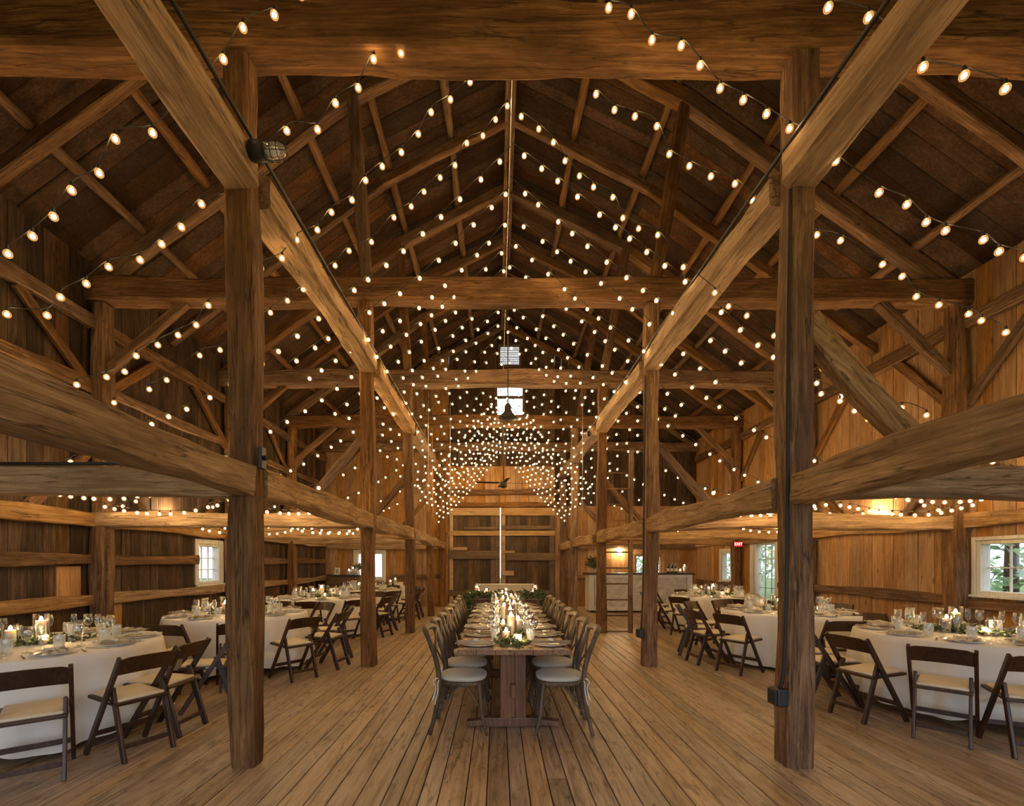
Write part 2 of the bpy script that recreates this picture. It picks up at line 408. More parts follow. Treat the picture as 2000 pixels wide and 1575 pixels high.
W1 = (9.18, 9.94, 1.06, 1.86)                                     # left wall window (Y, Z)
R1 = (5.62, 6.64, 1.04, 1.80); RD = (11.40, 12.40, .02, 2.02); R2 = (13.50, 14.20, .93, 1.80)
bm = bmesh.new(); boarded(bm, (XL, 0, 0), Y_, Z, X, YB, YE, 0, 5.9, [W1], .21, rg, dz=.012)
struct(finish('wall_left', bm, [M['wall_dark'], M['subfloor']]))
bm = bmesh.new(); boarded(bm, (XR, 0, 0), Y_, Z, -X, YB, YE, 0, 5.75, [R1, RD, R2], .24, rg, dz=.008)
struct(finish('wall_right', bm, [M['wall_pine'], M['subfloor']]))
DOOR = (-1.66, 1.94, 0, 3.36)
E1 = (-4.80, -3.88, .94, 1.82); E2 = (4.66, 5.58, 1.05, 1.74)
EW = (-.03, .87, 6.13, 7.52); EV = (.09, .73, 8.18, 8.84)
bm = bmesh.new(); bm2 = bmesh.new()
hz = [DOOR, E1, E2, EW, EV]
up = lambda x: roof_z(x) + .48
boarded(bm, (0, YE, 0), X, Z, -Y_, XL - .1, -1.66, 0, up, hz, .26, rg, dz=.01)
boarded(bm, (0, YE, 0), X, Z, -Y_, -1.66, 1.94, 3.36, 4.75, [], .2, rg, dz=.008)
boarded(bm, (0, YE, 0), X, Z, -Y_, 1.94, XR + .1, 0, 3.4, hz, .24, rg, dz=.008)
struct(finish('wall_far', bm, [M['wall_pine'], M['subfloor']]))
boarded(bm2, (0, YE, 0), X, Z, -Y_, -1.66, 1.94, 4.75, up, hz, .24, rg, dz=.012)
boarded(bm2, (0, YE, 0), X, Z, -Y_, 1.94, XR + .1, 3.4, up, hz, .24, rg, dz=.012)
struct(finish('wall_gable', bm2, [M['wall_dark'], M['subfloor']]))
# front end of the barn: wide open doorway behind the camera
bm = bmesh.new(); board_wall(bm, (0, YB, 0), X, Z, Y_, XL - .1, XR + .1, 0, up, [(-5.2, 6.1, 0, 3.2)], .3, rg)
struct(finish('wall_front', bm, M['wall_dark']))

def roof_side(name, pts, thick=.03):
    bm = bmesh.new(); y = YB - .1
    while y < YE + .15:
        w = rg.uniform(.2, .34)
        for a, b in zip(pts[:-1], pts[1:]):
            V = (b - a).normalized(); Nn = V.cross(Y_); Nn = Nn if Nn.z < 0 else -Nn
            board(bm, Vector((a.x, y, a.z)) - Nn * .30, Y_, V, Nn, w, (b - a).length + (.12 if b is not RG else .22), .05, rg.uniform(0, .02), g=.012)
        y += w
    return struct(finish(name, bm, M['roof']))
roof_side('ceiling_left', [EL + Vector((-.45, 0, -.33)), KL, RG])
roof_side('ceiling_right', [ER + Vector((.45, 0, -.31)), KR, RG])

ORD = ['first', 'second', 'third', 'fourth', 'fifth', 'sixth', 'seventh', 'eighth', 'ninth', 'tenth', 'eleventh', 'twelfth', 'thirteenth', 'fourteenth', 'fifteenth', 'sixteenth', 'seventeenth', 'eighteenth', 'nineteenth', 'twentieth']
def nth(i):
    if i < 20: return ORD[i]
    t = ['twenty', 'thirty', 'forty', 'fifty'][(i + 1) // 10 - 2]; k = (i + 1) % 10
    return t + ('-' + ORD[k - 1] if k else 'th' if False else '')

# posts of the nave
for s, xx, side in ((0, NL, 'left'), (1, NR, 'right')):
    for i, y in enumerate(FR):
        w = [.185, .185, .19, .19][i]; lean = -.05 if s == 0 else .04
        if s == 1 and i == 3: xx = 2.1
        o = beam('timber_post', (xx, y, 0), (xx + lean, y, 5.2), w, w, M['timber'], rough=.012, up=(0, 1, 0))
        tag(o, ['thick', 'square', 'slim', 'distant'][i] + f' hewn timber post, {nth(i)} from the camera along the {side} aisle', 'post', f'{side} row of nave posts')
    o = beam('timber_post', (xx if s == 0 else 2.19, 15.78, 0), (xx if s == 0 else 2.19, 15.78, 5.2), .2, .2, M['timber'], up=(0, 1, 0))
    tag(o, f'brown timber post against the far wall at the {side} of the barn doors', 'post', f'{side} row of nave posts')
for s, xx, side in ((0, WL, 'left'), (1, WR, 'right')):
    for i, y in enumerate(FR[1:]):
        y += .09 if (s == 0 and i == 1) else 0
        o = beam('wall_post', (xx, y, 0), (xx, y, 5.2), .2, .22, M['timber'], rough=.012, up=(0, 1, 0))
        tag(o, f'dark timber wall post on the {side} wall, {nth(i)} visible from the camera', 'post', f'{side} wall posts')

# tie beams across the whole barn, high up
for i, y in enumerate(FR):
    o = beam('tie_beam', (XL - .05, y, 5.38), (XR + .05, y, 5.36), .28, .34 - .01 * i, M['timber'], rough=.014, bow=.02)
    tag(o, f'long hewn tie beam spanning the barn under the roof, {nth(i)} from the camera', 'beam', 'roof tie beams')
o = beam('tie_beam', (XL - .05, 15.82, 5.36), (XR + .05, 15.82, 5.36), .2, .3, M['timber'])
tag(o, 'hewn tie beam against the far gable wall below the bright window', 'beam', 'roof tie beams')
# aisle ties at loft height
for i, y in enumerate(FR):
    for a, b, side in ((XL, NL - .08, 'left'), (NR + .08, XR, 'right')):
        zz = 2.09 if side == 'left' else 2.06
        o = beam('aisle_beam', (a, y, zz), (b, y, zz), .22, .21, M['timber_pale'], rough=.016, bow=.02)
        tag(o, f'pale hewn cross beam over the {side} aisle, {nth(i)} from the camera', 'beam', f'{side} aisle cross beams')
# loft rails along the nave
Ys = [YB] + FR + [15.9]
for s, xx, zz, side in ((0, NL, 2.10, 'left'), (1, NR, 2.02, 'right')):
    for i in range(5):
        a, b = Ys[i], Ys[i + 1]
        x2 = 2.13 if (s == 1 and i >= 3) else xx
        o = beam('loft_rail', (x2 - (.02 if s == 0 else -.02), a + .1, zz), (x2, b - .1, zz), .20, .22, M['timber_pale' if i else 'timber_pale'], rough=.02, bow=.05 if i == 0 else .03)
        tag(o, f'rough hewn loft rail along the {side} posts at head height, {nth(i)} length from the camera', 'beam', f'{side} loft rails')
        o = beam('purlin_plate', (x2, a + .1, 4.33), (x2, b - .1, 4.33), .24, .24, M['timber_pale' if i < 3 else 'timber'], rough=.014, bow=.02)
        tag(o, f'high squared purlin joining the {side} posts, {nth(i)} length from the camera', 'beam', f'{side} purlins')
        zz += -.012 if s == 0 else -.01
# wall rails
Yw = [3.5] + FR[1:] + [15.9]
HT = [('plate under the roof', 4.92, .20), ('rail above loft height', 4.02, .15), ('beam at head height', 2.10, .2), ('rail at shoulder height', 1.53, .15), ('rail at waist height', .95, .15)]
for s, xx, side in ((0, XL, 'left'), (1, XR, 'right')):
    for i in range(4):
        for j, (nm, z, h) in enumerate(HT):
            if s == 1 and j in (1, 3): continue
            d = .12 if j in (0, 2) else .09
            sgn = 1 if s == 0 else -1
            segs = [(Yw[i] + .1, Yw[i + 1] - .1)]
            if s == 0 and j == 3 and i == 1: segs = [(6.9, 9.07)]
            if s == 0 and j == 3 and i == 2: segs = [(10.2, 12.95)]
            if s == 1 and j == 4 and i == 2: segs = [(10.1, 11.22)]
            if s == 1 and j == 4 and i == 3: z = .84
            if s == 1 and j == 4 and i == 0: z = .90
            for a, b in segs:
                o = beam('wall_rail', (xx + sgn * (d / 2 + .012), a, z), (xx + sgn * (d / 2 + .012), b, z), d, h, M['timber_pale' if (j in (2, 4) and s == 0) or j == 2 else 'timber'], rough=.012)
                tag(o, f'rough wall {nm} on the {side} wall, {nth(i)} bay from the camera', 'beam', f'{side} wall rails')
# braces
def brace(p0, p1, label, w=.11, h=.13, bow=0.0, mat='timber'):
    o = beam('knee_brace', p0, p1, w, h, M[mat], rough=.006, bow=bow); tag(o, label, 'brace', 'knee braces'); return o
for i, y in enumerate(FR[1:]):
    brace((WL + .05, y, 4.25), (WL + 1.2, y, 5.25), f'straight diagonal brace from left wall post to tie beam, {nth(i)} visible')
    brace((WR - .05, y, 4.22), (WR - 1.1, y, 5.25), f'straight diagonal brace from right wall post to tie beam, {nth(i)} visible')
    for sg, nm in ((-1, 'near'), (1, 'far')):
        yl = y + (.09 if i == 1 else 0)
        brace((WL - .07, yl + sg * .1, 3.95), (WL - .07, yl + sg * 1.15, 4.85), f'slanted wind brace on the left wall, {nm} side of wall post {nth(i)} visible', .07, .13)
        brace((WR + .09, y + sg * .1, 3.75), (WR + .09, y + sg * 1.1, 4.85), f'slanted wind brace on the right wall, {nm} side of wall post {nth(i)} visible', .07, .13)
        brace((WL - .07, yl + sg * 1.0, 2.2), (WL - .07, yl + sg * .1, 3.1), f'short low wall brace above the left cross beam, {nm} side of wall post {nth(i)} visible', .07, .12)
        brace((WR + .09, y + sg * 1.0, 2.2), (WR + .09, y + sg * .1, 3.1), f'short low wall brace above the right cross beam, {nm} side of wall post {nth(i)} visible', .07, .12)
brace((NR + .1, 3.5, 3.28), (3.42, 3.5, 2.12), 'curved brace from the near right post down to the aisle beam', .13, .17, bow=-.10, mat='timber_pale')
for i, y in enumerate(FR[1:]):
    brace((NR + .08, y, 3.2), (NR + 1.05, y, 2.12), f'diagonal brace down to the right aisle beam, {nth(i)} behind the near post', .10, .13)
    brace((NL - .08, y, 3.3), (NL - 1.05, y, 2.15), f'diagonal brace down to the left aisle beam, {nth(i)} behind the near post', .09, .12)
for sg, xx, side in ((1, -1.74, 'left'), (-1, 2.08, 'right')):
    brace((xx, 15.78, 2.5), (xx - sg * .62, 15.78, 1.95), f'short brace beside the barn doors on their {side}', .08, .1)

# roof frames: rafters, queen posts, purlin poles, ridge
dY = .16
RY = FR + [5.15, 8.4, 11.6, 15.8, .8]
for i, y in enumerate(sorted(RY)):
    big = y in FR
    w = .17 if big else .13
    for a, b, nm in ((EL, KL, 'lower left'), (KL, RG, 'upper left'), (KR, RG, 'upper right'), (ER, KR, 'lower right')):
        o = beam('rafter', (a.x, y, a.z), (b.x, y, b.z), w, w + .03, M['pole'], rough=.008)
        tag(o, f'{nm} roof rafter of the {nth(i)} roof frame from the camera', 'rafter', 'roof rafters')
for i, y in enumerate(FR):
    for a, b, side in (((-1.9, 5.5), (-2.07, 8.2), 'left'), ((2.26, 5.5), (2.70, 8.1), 'right')):
        o = beam('queen_post', (a[0], y, a[1]), (b[0], y, b[1]), .16, .18, M['timber'], up=(0, 1, 0))
        tag(o, f'{side} upright strut between tie beam and roof, {nth(i)} frame from the camera', 'post', 'roof struts')
def slope_pt(x):
    for a, b in zip(ROOF[:-1], ROOF[1:]):
        if a.x <= x <= b.x:
            V = (b - a).normalized(); n = V.cross(Y_); n = n if n.z > 0 else -n
            return Vector((x, 0, roof_z(x))) + n * .165
k = 0
for x, side in ((-4.96, 'left'), (-4.07, 'left'), (-2.75, 'left'), (-1.85, 'left'), (-.77, 'left'), (1.30, 'right'), (2.5, 'right'), (3.77, 'right'), (4.78, 'right'), (5.9, 'right')):
    p = slope_pt(x); segs = [(YB, 3.6), (3.6, 9.9), (9.9, 15.9)]
    for j, (a, b) in enumerate(segs):
        o = beam('purlin_pole', (p.x, a, p.z), (p.x + rg.uniform(-.03, .03), b, p.z), .13, .12, M['pole'], rough=.012, round_=True)
        tag(o, f'peeled round roof pole, {nth(k % 5)} from the {"eaves" if side == "left" else "ridge"} on the {side} slope, {["near", "middle", "far"][j]} length', 'pole', f'{side} slope purlin poles')
    k += 1
for dx, nm in ((-.055, 'left'), (.055, 'right')):
    o = beam('ridge_pole', (RG.x + dx, YB, 9.36), (RG.x + dx, 15.9, 9.36), .075, .12, M['timber'], rough=.006)
    tag(o, f'thin {nm} pole of the double ridge pole under the roof peak', 'pole', 'ridge poles')
# far wall timbers
for z, h, a, b, nm, mt in ((3.43, .16, -1.75, 2.09, 'header beam over the far barn doors', 'timber'), (3.86, .18, -1.75, 2.09, 'upper beam on the far wall above the header', 'timber'),
                           (2.03, .2, XL + .1, -1.95, 'beam on the far wall above the left windows', 'timber_pale'), (2.03, .2, 2.3, XR - .1, 'beam on the far wall above the bar', 'timber'),
                           (7.82, .16, -2.4, 3.0, 'collar beam on the gable between vent and window', 'timber'), (1.0, .14, XL + .1, -4.7, 'short waist rail at the left end of the far wall', 'timber'),
                           (1.0, .14, -3.55, -1.95, 'waist rail on the far wall left of the doors', 'timber'), (1.0, .12, 2.3, 4.3, 'waist rail on the far wall behind the bar', 'timber_pale')):
    o = beam('wall_beam', (a, YE - .08, z), (b, YE - .08, z), .13, h, M[mt], rough=.012); tag(o, nm if len(nm.split()) > 3 else nm + ' wall', 'beam')

# ------------------------------------------------------------------ doors and windows
def leaf_door(name, x0, x1, rails, label):
    r = empty(name, ((x0 + x1) / 2, YE - .02, 0)); w = x1 - x0
    bm = bmesh.new(); board_wall(bm, (-w / 2, 0, 0), X, Z, -Y_, 0, w, .02, 3.38, [], .19, rg, t=.03, dz=.012)
    finish('door_boards', bm, M['door_dark'], r)
    for z, h, a, b, mt in rails:
        bm = bmesh.new(); box(bm, (0, 0, 0), ((b - a) * w, .05, h), .006)
        finish('door_rail', bm, M[mt], r, loc=((a + b) / 2 * w - w / 2, -.05, z))
    for sx in (-1, 1):
        bm = bmesh.new(); box(bm, (0, 0, 0), (.13, .04, 3.32), .006)
        finish('door_stile', bm, M['rail' if sx < 0 else 'rail_dark'], r, loc=(sx * (w / 2 - .09), -.035, 1.68))
    struct(r, label, 'door'); return r
leaf_door('door_1', -1.66, .080, [(3.2, .26, 0, 1, 'rail'), (2.47, .17, 0, 1, 'rail'), (2.64, .10, .3, 1, 'rail_dark'), (1.95, .11, .02, .36, 'rail'), (1.74, .28, 0, 1, 'rail_dark'), (.45, .2, 0, 1, 'rail_dark')], 'left leaf of the tall dark board barn doors')
leaf_door('door_2', .106, 1.94, [(3.2, .26, 0, 1, 'rail'), (2.47, .17, 0, 1, 'rail'), (2.66, .13, 0, 1, 'rail_dark'), (1.83, .1, 0, .26, 'rail'), (1.68, .26, .1, 1, 'rail_dark'), (1.12, .16, .02, .24, 'rail'), (.45, .2, 0, 1, 'rail_dark')], 'right leaf of the tall dark board barn doors')

def window(name, org, U, Nn, w, h, cols, rows, fr=.055, depth=.14, casing=.09, mat='white_paint', label='', cat='window', open_=False, sill=True):
    "frame, muntins and pane as parts; org = lower left corner of the opening on the inner wall face"
    r = empty(name, org); T = Matrix.Identity(4)
    for i in range(3): T[i][0] = U[i]; T[i][1] = -Nn[i]; T[i][2] = Z[i]
    def part(nm, boxes, mt):
        bm = bmesh.new()
        for c, s in boxes: box(bm, c, s, .004 if min(s) > .015 else 0, mat=T)
        return finish(nm, bm, M[mt], r)
    part('casing', [((-casing / 2, -.012, h / 2), (casing, .03, h + 2 * casing)), ((w + casing / 2, -.012, h / 2), (casing, .03, h + 2 * casing)), ((w / 2, -.012, h + casing / 2), (w, .03, casing))] + ([((w / 2, -.03, -casing / 2 + .01), (w + 2 * casing, .09, casing * .7))] if sill else []), mat)
    part('frame', [((fr / 2, depth / 2, h / 2), (fr, depth, h)), ((w - fr / 2, depth / 2, h / 2), (fr, depth, h)), ((w / 2, depth / 2, h - fr / 2), (w - 2 * fr, depth, fr)), ((w / 2, depth / 2, fr / 2), (w - 2 * fr, depth, fr))], mat)
    if not open_:
        bars = []
        for i in range(1, cols): bars.append(((fr + (w - 2 * fr) * i / cols, depth * .7, h / 2), (.018, .03, h - 2 * fr)))
        for j in range(1, rows): bars.append(((w / 2, depth * .7, fr + (h - 2 * fr) * j / rows), (w - 2 * fr, .026, .018)))
        if bars: part('muntins', bars, 'steel' if cat == 'door' else mat)
        part('pane', [((w / 2, depth * .72, h / 2), (w - 2 * fr, .005, h - 2 * fr))], 'pane')
    struct(r, label, cat); return r
window('window_1', (XL, W1[0], W1[2]), Y_, X, .76, .8, 3, 3, label='small white framed window in the left wall')
window('window_2', (E1[0], YE, E1[2]), X, -Y_, .92, .88, 2, 1, label='bright window in the far wall behind the buffet')
window('window_3', (XR, R1[1], R1[2]), -Y_, -X, 1.02, .76, 3, 2, mat='white_paint', casing=.05, label='window with green view in the right wall near the camera')
window('window_4', (XR, R2[1], R2[2]), -Y_, -X, .7, .87, 2, 2, label='small narrow window near the far end of the right wall')
window('window_5', (E2[0], YE, E2[2]), X, -Y_, .92, .69, 2, 1, mat='rail', label='window in the far wall behind the bar')
window('window_6', (EW[0], YE, EW[2]), X, -Y_, .90, 1.39, 1, 1, mat='rail_dark', fr=.02, casing=.05, open_=False, label='glaring upper window in the far gable', sill=False)
window('door_3', (XR, RD[1], RD[2]), -Y_, -X, 1.0, 2.0, 3, 5, fr=.09, casing=.16, label='white framed glazed door in the right wall', cat='door', sill=False)
bm = bmesh.new(); box(bm, (.42, YE + .02, 7.1), (.96, .05, .09))
o = finish('trim_1', bm, M['rail_dark']); struct(o)
r = empty('window_7', (EV[0], YE, EV[2]))
bm = bmesh.new()
for c, s in (((.32, 0, -.03), (.76, .06, .06)), ((.32, 0, .69), (.76, .06, .06)), ((-.03, 0, .33), (.06, .06, .66)), ((.67, 0, .33), (.06, .06, .66))): box(bm, c, s, .004)
finish('frame', bm, M['rail_dark'], r)
bm = bmesh.new()
for i in range(11):
    T = Matrix.Translation((.32, .03, .03 + i * .06)) @ Matrix.Rotation(-.6, 4, 'X'); box(bm, (0, 0, 0), (.64, .045, .008), mat=T)
finish('louvre', bm, M['steel'], r); struct(r, 'small slatted vent near the peak of the far gable', 'vent')

# ------------------------------------------------------------------ outdoors seen through the openings
bm = bmesh.new(); box(bm, (0, 6, -.35), (90, 90, .2)); tag(finish('lawn', bm, M['grass']), 'green lawn outside the barn windows', 'lawn', kind='structure')
def tree(loc, rad, ht, label):
    r = empty('tree', loc); rr = random.Random(int(loc[0] * 13 + loc[1] * 7))
    bm = bmesh.new(); tube(bm, [(0, 0, 0), (.05, 0, ht * .5), (0, .05, ht * .8)], [.16, .12, .05]); finish('trunk', bm, M['bark'], r, True)
    bm = bmesh.new()
    for i in range(2600):
        d = Vector((rr.gauss(0, 1), rr.gauss(0, 1), rr.gauss(0, 1))).normalized() * rad * rr.uniform(.55, 1) ** .5
        c = Vector((0, 0, ht * .55)) + Vector((d.x, d.y, d.z * ht * .5 / rad))
        a = Vector((rr.gauss(0, 1), rr.gauss(0, 1), rr.gauss(0, 1))).normalized(); b = a.orthogonal().normalized(); s = rr.uniform(.08, .17)
        bm.faces.new([bm.verts.new(c + a * s), bm.verts.new(c + b * s * .5), bm.verts.new(c - a * s), bm.verts.new(c - b * s * .5)])
    finish('foliage', bm, M['tree'], r); tag(r, label, 'tree', 'trees outside')
tree((12.4, 11.4, -.25), 1.9, 4.6, 'leafy tree seen through the near right window, left pane')
tree((12.8, 6.6, -.25), 1.7, 4.2, 'second leafy tree outside the right wall beyond the near window')
tree((12.5, 17.5, -.25), 2.2, 5, 'leafy tree outside the glazed door on the right')
tree((13.0, 25.5, -.25), 2.4, 5, 'far leafy tree outside the small right window')
tree((7.0, 24.5, -.25), 2.4, 5, 'leafy tree outside the window behind the bar')
# ------------------------------------------------------------------ chairs
def folding_chair():
    r = empty('folding_chair')
    for s in (-1, 1):
        bm = bmesh.new(); bar(bm, (s * .205, .205, .0), (s * .205, -.275, .79), .026, .045, .006, up=(0, 1, 0)); finish('front_leg', bm, M['chair_wood'], r)
        bm = bmesh.new(); bar(bm, (s * .172, -.265, 0), (s * .172, -.10, .545), .024, .05, .006, up=(0, 1, 0)); finish('rear_leg', bm, M['chair_wood'], r)
    # curved back slat
    bm = bmesh.new(); n = 12; rows = []
    for i in range(n + 1):
        t = i / n * 2 - 1; x = t * .195; cy = -.035 * (1 - t * t); top = .80 - .012 * t * t - (.0 if abs(t) < .9 else .01); bot = .655 + .012 * (1 - t * t)
        yb = lambda z: -.285 + (.79 - z) * .607 * .98 + cy
        rows.append([bm.verts.new((x, yb(z) + d, z)) for z, d in ((bot, .008), (top, .008), (top, -.010), (bot, -.010))])
    for i in range(n):
        for k in range(4): bm.faces.new((rows[i][k], rows[i][(k + 1) % 4], rows[i + 1][(k + 1) % 4], rows[i + 1][k]))
    bm.faces.new(rows[0]); bm.faces.new(rows[-1][::-1]); finish('backrest', bm, M['chair_wood'], r)
    T = Matrix.Translation((0, .02, .435)) @ Matrix.Rotation(.05, 4, 'X')
    bm = bmesh.new(); box(bm, (0, 0, 0), (.375, .41, .028), .008, mat=T); finish('seat_frame', bm, M['chair_wood'], r)
    bm = bmesh.new(); box(bm, (0, 0, .022), (.33, .365, .028), .013, mat=T); finish('seat_pad', bm, M['vinyl'], r, True)
    bm = bmesh.new(); bar(bm, (-.16, -.235, .115), (.16, -.235, .115), .018, .036, .004); finish('stretcher', bm, M['chair_wood'], r)
    bm = bmesh.new(); bar(bm, (-.195, .10, .175), (.195, .10, .175), .018, .04, .004); finish('stretcher', bm, M['chair_wood'], r)
    bm = bmesh.new()
    for s in (-1, 1): bar(bm, (s * .187, -.01, .44), (s * .187, -.10, .43), .006, .02)
    finish('seat_bracket', bm, M['steel'], r)
    return r

def cross_chair():
    r = empty('cross_back_chair')
    for s in (-1, 1):
        pts = smooth_path([(s * .205, -.27, 0), (s * .195, -.22, .22), (s * .185, -.195, .45), (s * .185, -.215, .62), (s * .195, -.265, .78), (s * .19, -.30, .87)], 4)
        bm = bmesh.new(); tube(bm, pts, [.016 + .006 * min(1, i / 8) for i in range(len(pts))], 8); finish('back_leg', bm, M['cross_wood'], r, True)
        pts = smooth_path([(s * .215, .225, 0), (s * .185, .185, .15), (s * .165, .165, .32), (s * .16, .15, .44)], 4)
        bm = bmesh.new(); tube(bm, pts, [.013 + .007 * i / len(pts) for i in range(len(pts))], 8); finish('front_leg', bm, M['cross_wood'], r, True)
        bm = bmesh.new(); pts = smooth_path([(s * .175, -.19, .49), (s * .10, -.225, .60), (0, -.25 - s * .008, .69), (-s * .11, -.275, .79), (-s * .17, -.29, .86)], 5)
        tube(bm, pts, .011, 6, flat=.6); finish('cross_strap', bm, M['cross_wood'], r, True)
        bm = bmesh.new(); pts = smooth_path([(s * .18, -.17, .20), (s * .165, -.06, .37), (s * .155, 0, .41), (s * .15, .06, .38), (s * .175, .165, .22)], 5)
        tube(bm, pts, .009, 6); finish('side_brace', bm, M['cross_wood'], r, True)
    for yy in (.165, -.185):
        bm = bmesh.new(); tube(bm, smooth_path([(-.175, yy, .22), (-.08, yy, .37), (0, yy, .41), (.08, yy, .37), (.175, yy, .22)], 5), .009, 6)
        finish('arch_brace', bm, M['cross_wood'], r, True)
    pts = smooth_path([(-.215, -.285, .845), (-.19, -.305, .885), (-.09, -.335, .90), (0, -.345, .902), (.09, -.335, .90), (.19, -.305, .885), (.215, -.285, .845)], 5)
    n = len(pts); bm = bmesh.new(); tube(bm, pts, [.020 + .012 * math.sin(PI * i / (n - 1)) for i in range(n)], 10); finish('top_rail', bm, M['cross_wood'], r, True)
    def squircle(a, k): return Vector((math.copysign(abs(math.cos(a)) ** .75, math.cos(a)) * .205 * k * (1 + .06 * math.sin(a)), math.copysign(abs(math.sin(a)) ** .75, math.sin(a)) * .205 * k, 0))
    def disc(nm, prof, mt):
        bm = bmesh.new(); rings = [[bm.verts.new(squircle(2 * PI * i / 32, k) + Vector((0, 0, z))) for i in range(32)] for k, z in prof]
        for a, b in zip(rings[:-1], rings[1:]):
            for i in range(32): bm.faces.new((a[i], a[(i + 1) % 32], b[(i + 1) % 32], b[i]))
        bm.faces.new(rings[0][::-1]); bm.faces.new(rings[-1]); return finish(nm, bm, M[mt], r, True)
    disc('seat', [(.90, .415), (1.0, .42), (1.02, .435), (1.0, .452), (.9, .456)], 'cross_wood')
    cush = disc('cushion', [(.94, .457), (1.0, .462), (1.03, .475), (1.0, .49), (.93, .499), (.6, .507), (.3, .509)], 'cushion')
    for s in (-1, 1):
        bm = bmesh.new()
        tube(bm, smooth_path([(s * .19, -.19, .48), (s * .215, -.215, .49), (s * .215, -.24, .46), (s * .20, -.22, .40), (s * .215, -.25, .30)], 4), .005, 5)
        tube(bm, smooth_path([(s * .19, -.19, .48), (s * .22, -.20, .45), (s * .225, -.20, .38), (s * .205, -.23, .26)], 4), .005, 5)
        finish('cushion_tie', bm, M['tie'], cush, True)
    return r
FOLD = folding_chair(); CROSS = cross_chair()

# ------------------------------------------------------------------ tableware (one of each kind)
def single(name, build, mat, smooth=True):
    bm = bmesh.new(); build(bm); return finish(name, bm, mat, None, smooth)
def rim(bm, prof, seg=20): lathe(bm, prof, seg, cap_t=False)
PLATE = single('dinner_plate', lambda bm: lathe(bm, [(.085, 0), (.09, .003), (.143, .014), (.146, .017), (.142, .018), (.10, .008), (.09, .006)], 32), M['china'])
def _wine(h, bowl):
    return [(.036, 0), (.036, .003), (.008, .007), (.0045, .02), (.0045, h * .42), (.012, h * .46), (bowl * .8, h * .55), (bowl, h * .68), (bowl * .95, h * .82), (bowl * .80, h), (bowl * .77, h), (bowl * .92, h * .82), (bowl * .96, h * .68), (bowl * .76, h * .56), (.008, h * .48)]
WINE = single('wine_glass', lambda bm: lathe(bm, _wine(.215, .040), 14), M['glass'])
FLUTE = single('champagne_flute', lambda bm: lathe(bm, _wine(.225, .027), 12), M['glass'])
def _tumbler(bm): lathe(bm, [(.030, 0), (.036, .004), (.038, .02), (.034, .04), (.039, .06), (.040, .125), (.038, .13), (.037, .125), (.036, .06), (.031, .04), (.034, .02), (.03, .012)], 16)
TUMBLER = single('water_tumbler', _tumbler, M['jar'])
def _fork(bm):
    bar(bm, (0, -.095, .003), (0, .035, .003), .009, .0025, .001); box(bm, (0, .052, .003), (.022, .035, .0025), .001)
    for i in range(4): bar(bm, (-.0095 + i * .0063, .065, .003), (-.0095 + i * .0063, .105, .004), .003, .002)
def _knife(bm):
    bar(bm, (0, -.11, .003), (0, -.01, .003), .013, .005, .002); bar(bm, (0, -.01, .003), (0, .115, .003), .017, .002, .0008)
FORK = single('fork', _fork, M['silver'], False); KNIFE = single('knife', _knife, M['silver'], False)
def _napkin(seed, fan):
    def f(bm):
        rr = random.Random(seed); n, m2 = 18, 12; g = []
        for i in range(n + 1):
            row = []
            for j in range(m2 + 1):
                u = i / n * 2 - 1; v = j / m2 * 2 - 1
                pin = 1 - .55 * math.exp(-(u / .28) ** 2)
                x = v * (.085 if fan else .10) * pin * (1 + .1 * math.sin(u * 5 + seed)); y = u * .175
                z = .012 + .012 * math.exp(-(u / .3) ** 2) * (1 - v * v) + .009 * math.sin(v * 9 + u * 3 + seed) * (1 - .3 * abs(u)) + .006 * math.sin(u * 11 + v * 4 + seed * 2) + rr.uniform(-.002, .002)
                z = max(z, .003)
                if math.hypot(x, y) < .15: z += .006
                row.append(bm.verts.new((x, y, z)))
            g.append(row)
        for i in range(n):
            for j in range(m2): bm.faces.new((g[i][j], g[i + 1][j], g[i + 1][j + 1], g[i][j + 1]))
        bmesh.ops.solidify(bm, geom=bm.faces[:], thickness=.004)
        # the knot in the middle
        lathe(bm, [(.015, .012), (.026, .022), (.028, .032), (.02, .042), (.008, .046)], 10)
    return f
NAPS = [single('napkin', _napkin(s, s % 2), M['napkin']) for s in (1, 2, 3)]
# candles
def pillar(h, r):
    e = empty('pillar_candle')
    bm = bmesh.new(); lathe(bm, [(r * .97, 0), (r, .004), (r, h - .006), (r * .93, h), (r * .7, h - .008), (r * .2, h - .012)], 20); finish('wax', bm, M['wax'], e, True)
    bm = bmesh.new(); tube(bm, [(0, 0, h - .014), (.001, 0, h + .006)], .0015, 5); finish('wick', bm, M['wick'], e)
    bm = bmesh.new(); lathe(bm, [(.001, h + .000), (.008, h + .005), (.0125, h + .014), (.010, h + .024), (.004, h + .034), (.0006, h + .040)], 10); finish('flame', bm, M['flame'], e, True)
    return e
CANDLES = {'tall': pillar(.20, .038), 'middle': pillar(.14, .038), 'short': pillar(.075, .036), 'votive': pillar(.035, .024)}
def cyl(h, r):
    def f(bm): lathe(bm, [(r, 0), (r, h), (r - .003, h), (r - .003, .006)], 24)
    return f
HUR = {'tall': single('glass_hurricane', cyl(.27, .058), M['glass']), 'middle': single('glass_hurricane', cyl(.20, .055), M['glass']), 'short': single('glass_hurricane', cyl(.13, .05), M['glass']), 'votive': single('glass_hurricane', cyl(.085, .036), M['jar'])}
CAND_H = {'tall': .20, 'middle': .14, 'short': .075, 'votive': .035}
LAMPS = []
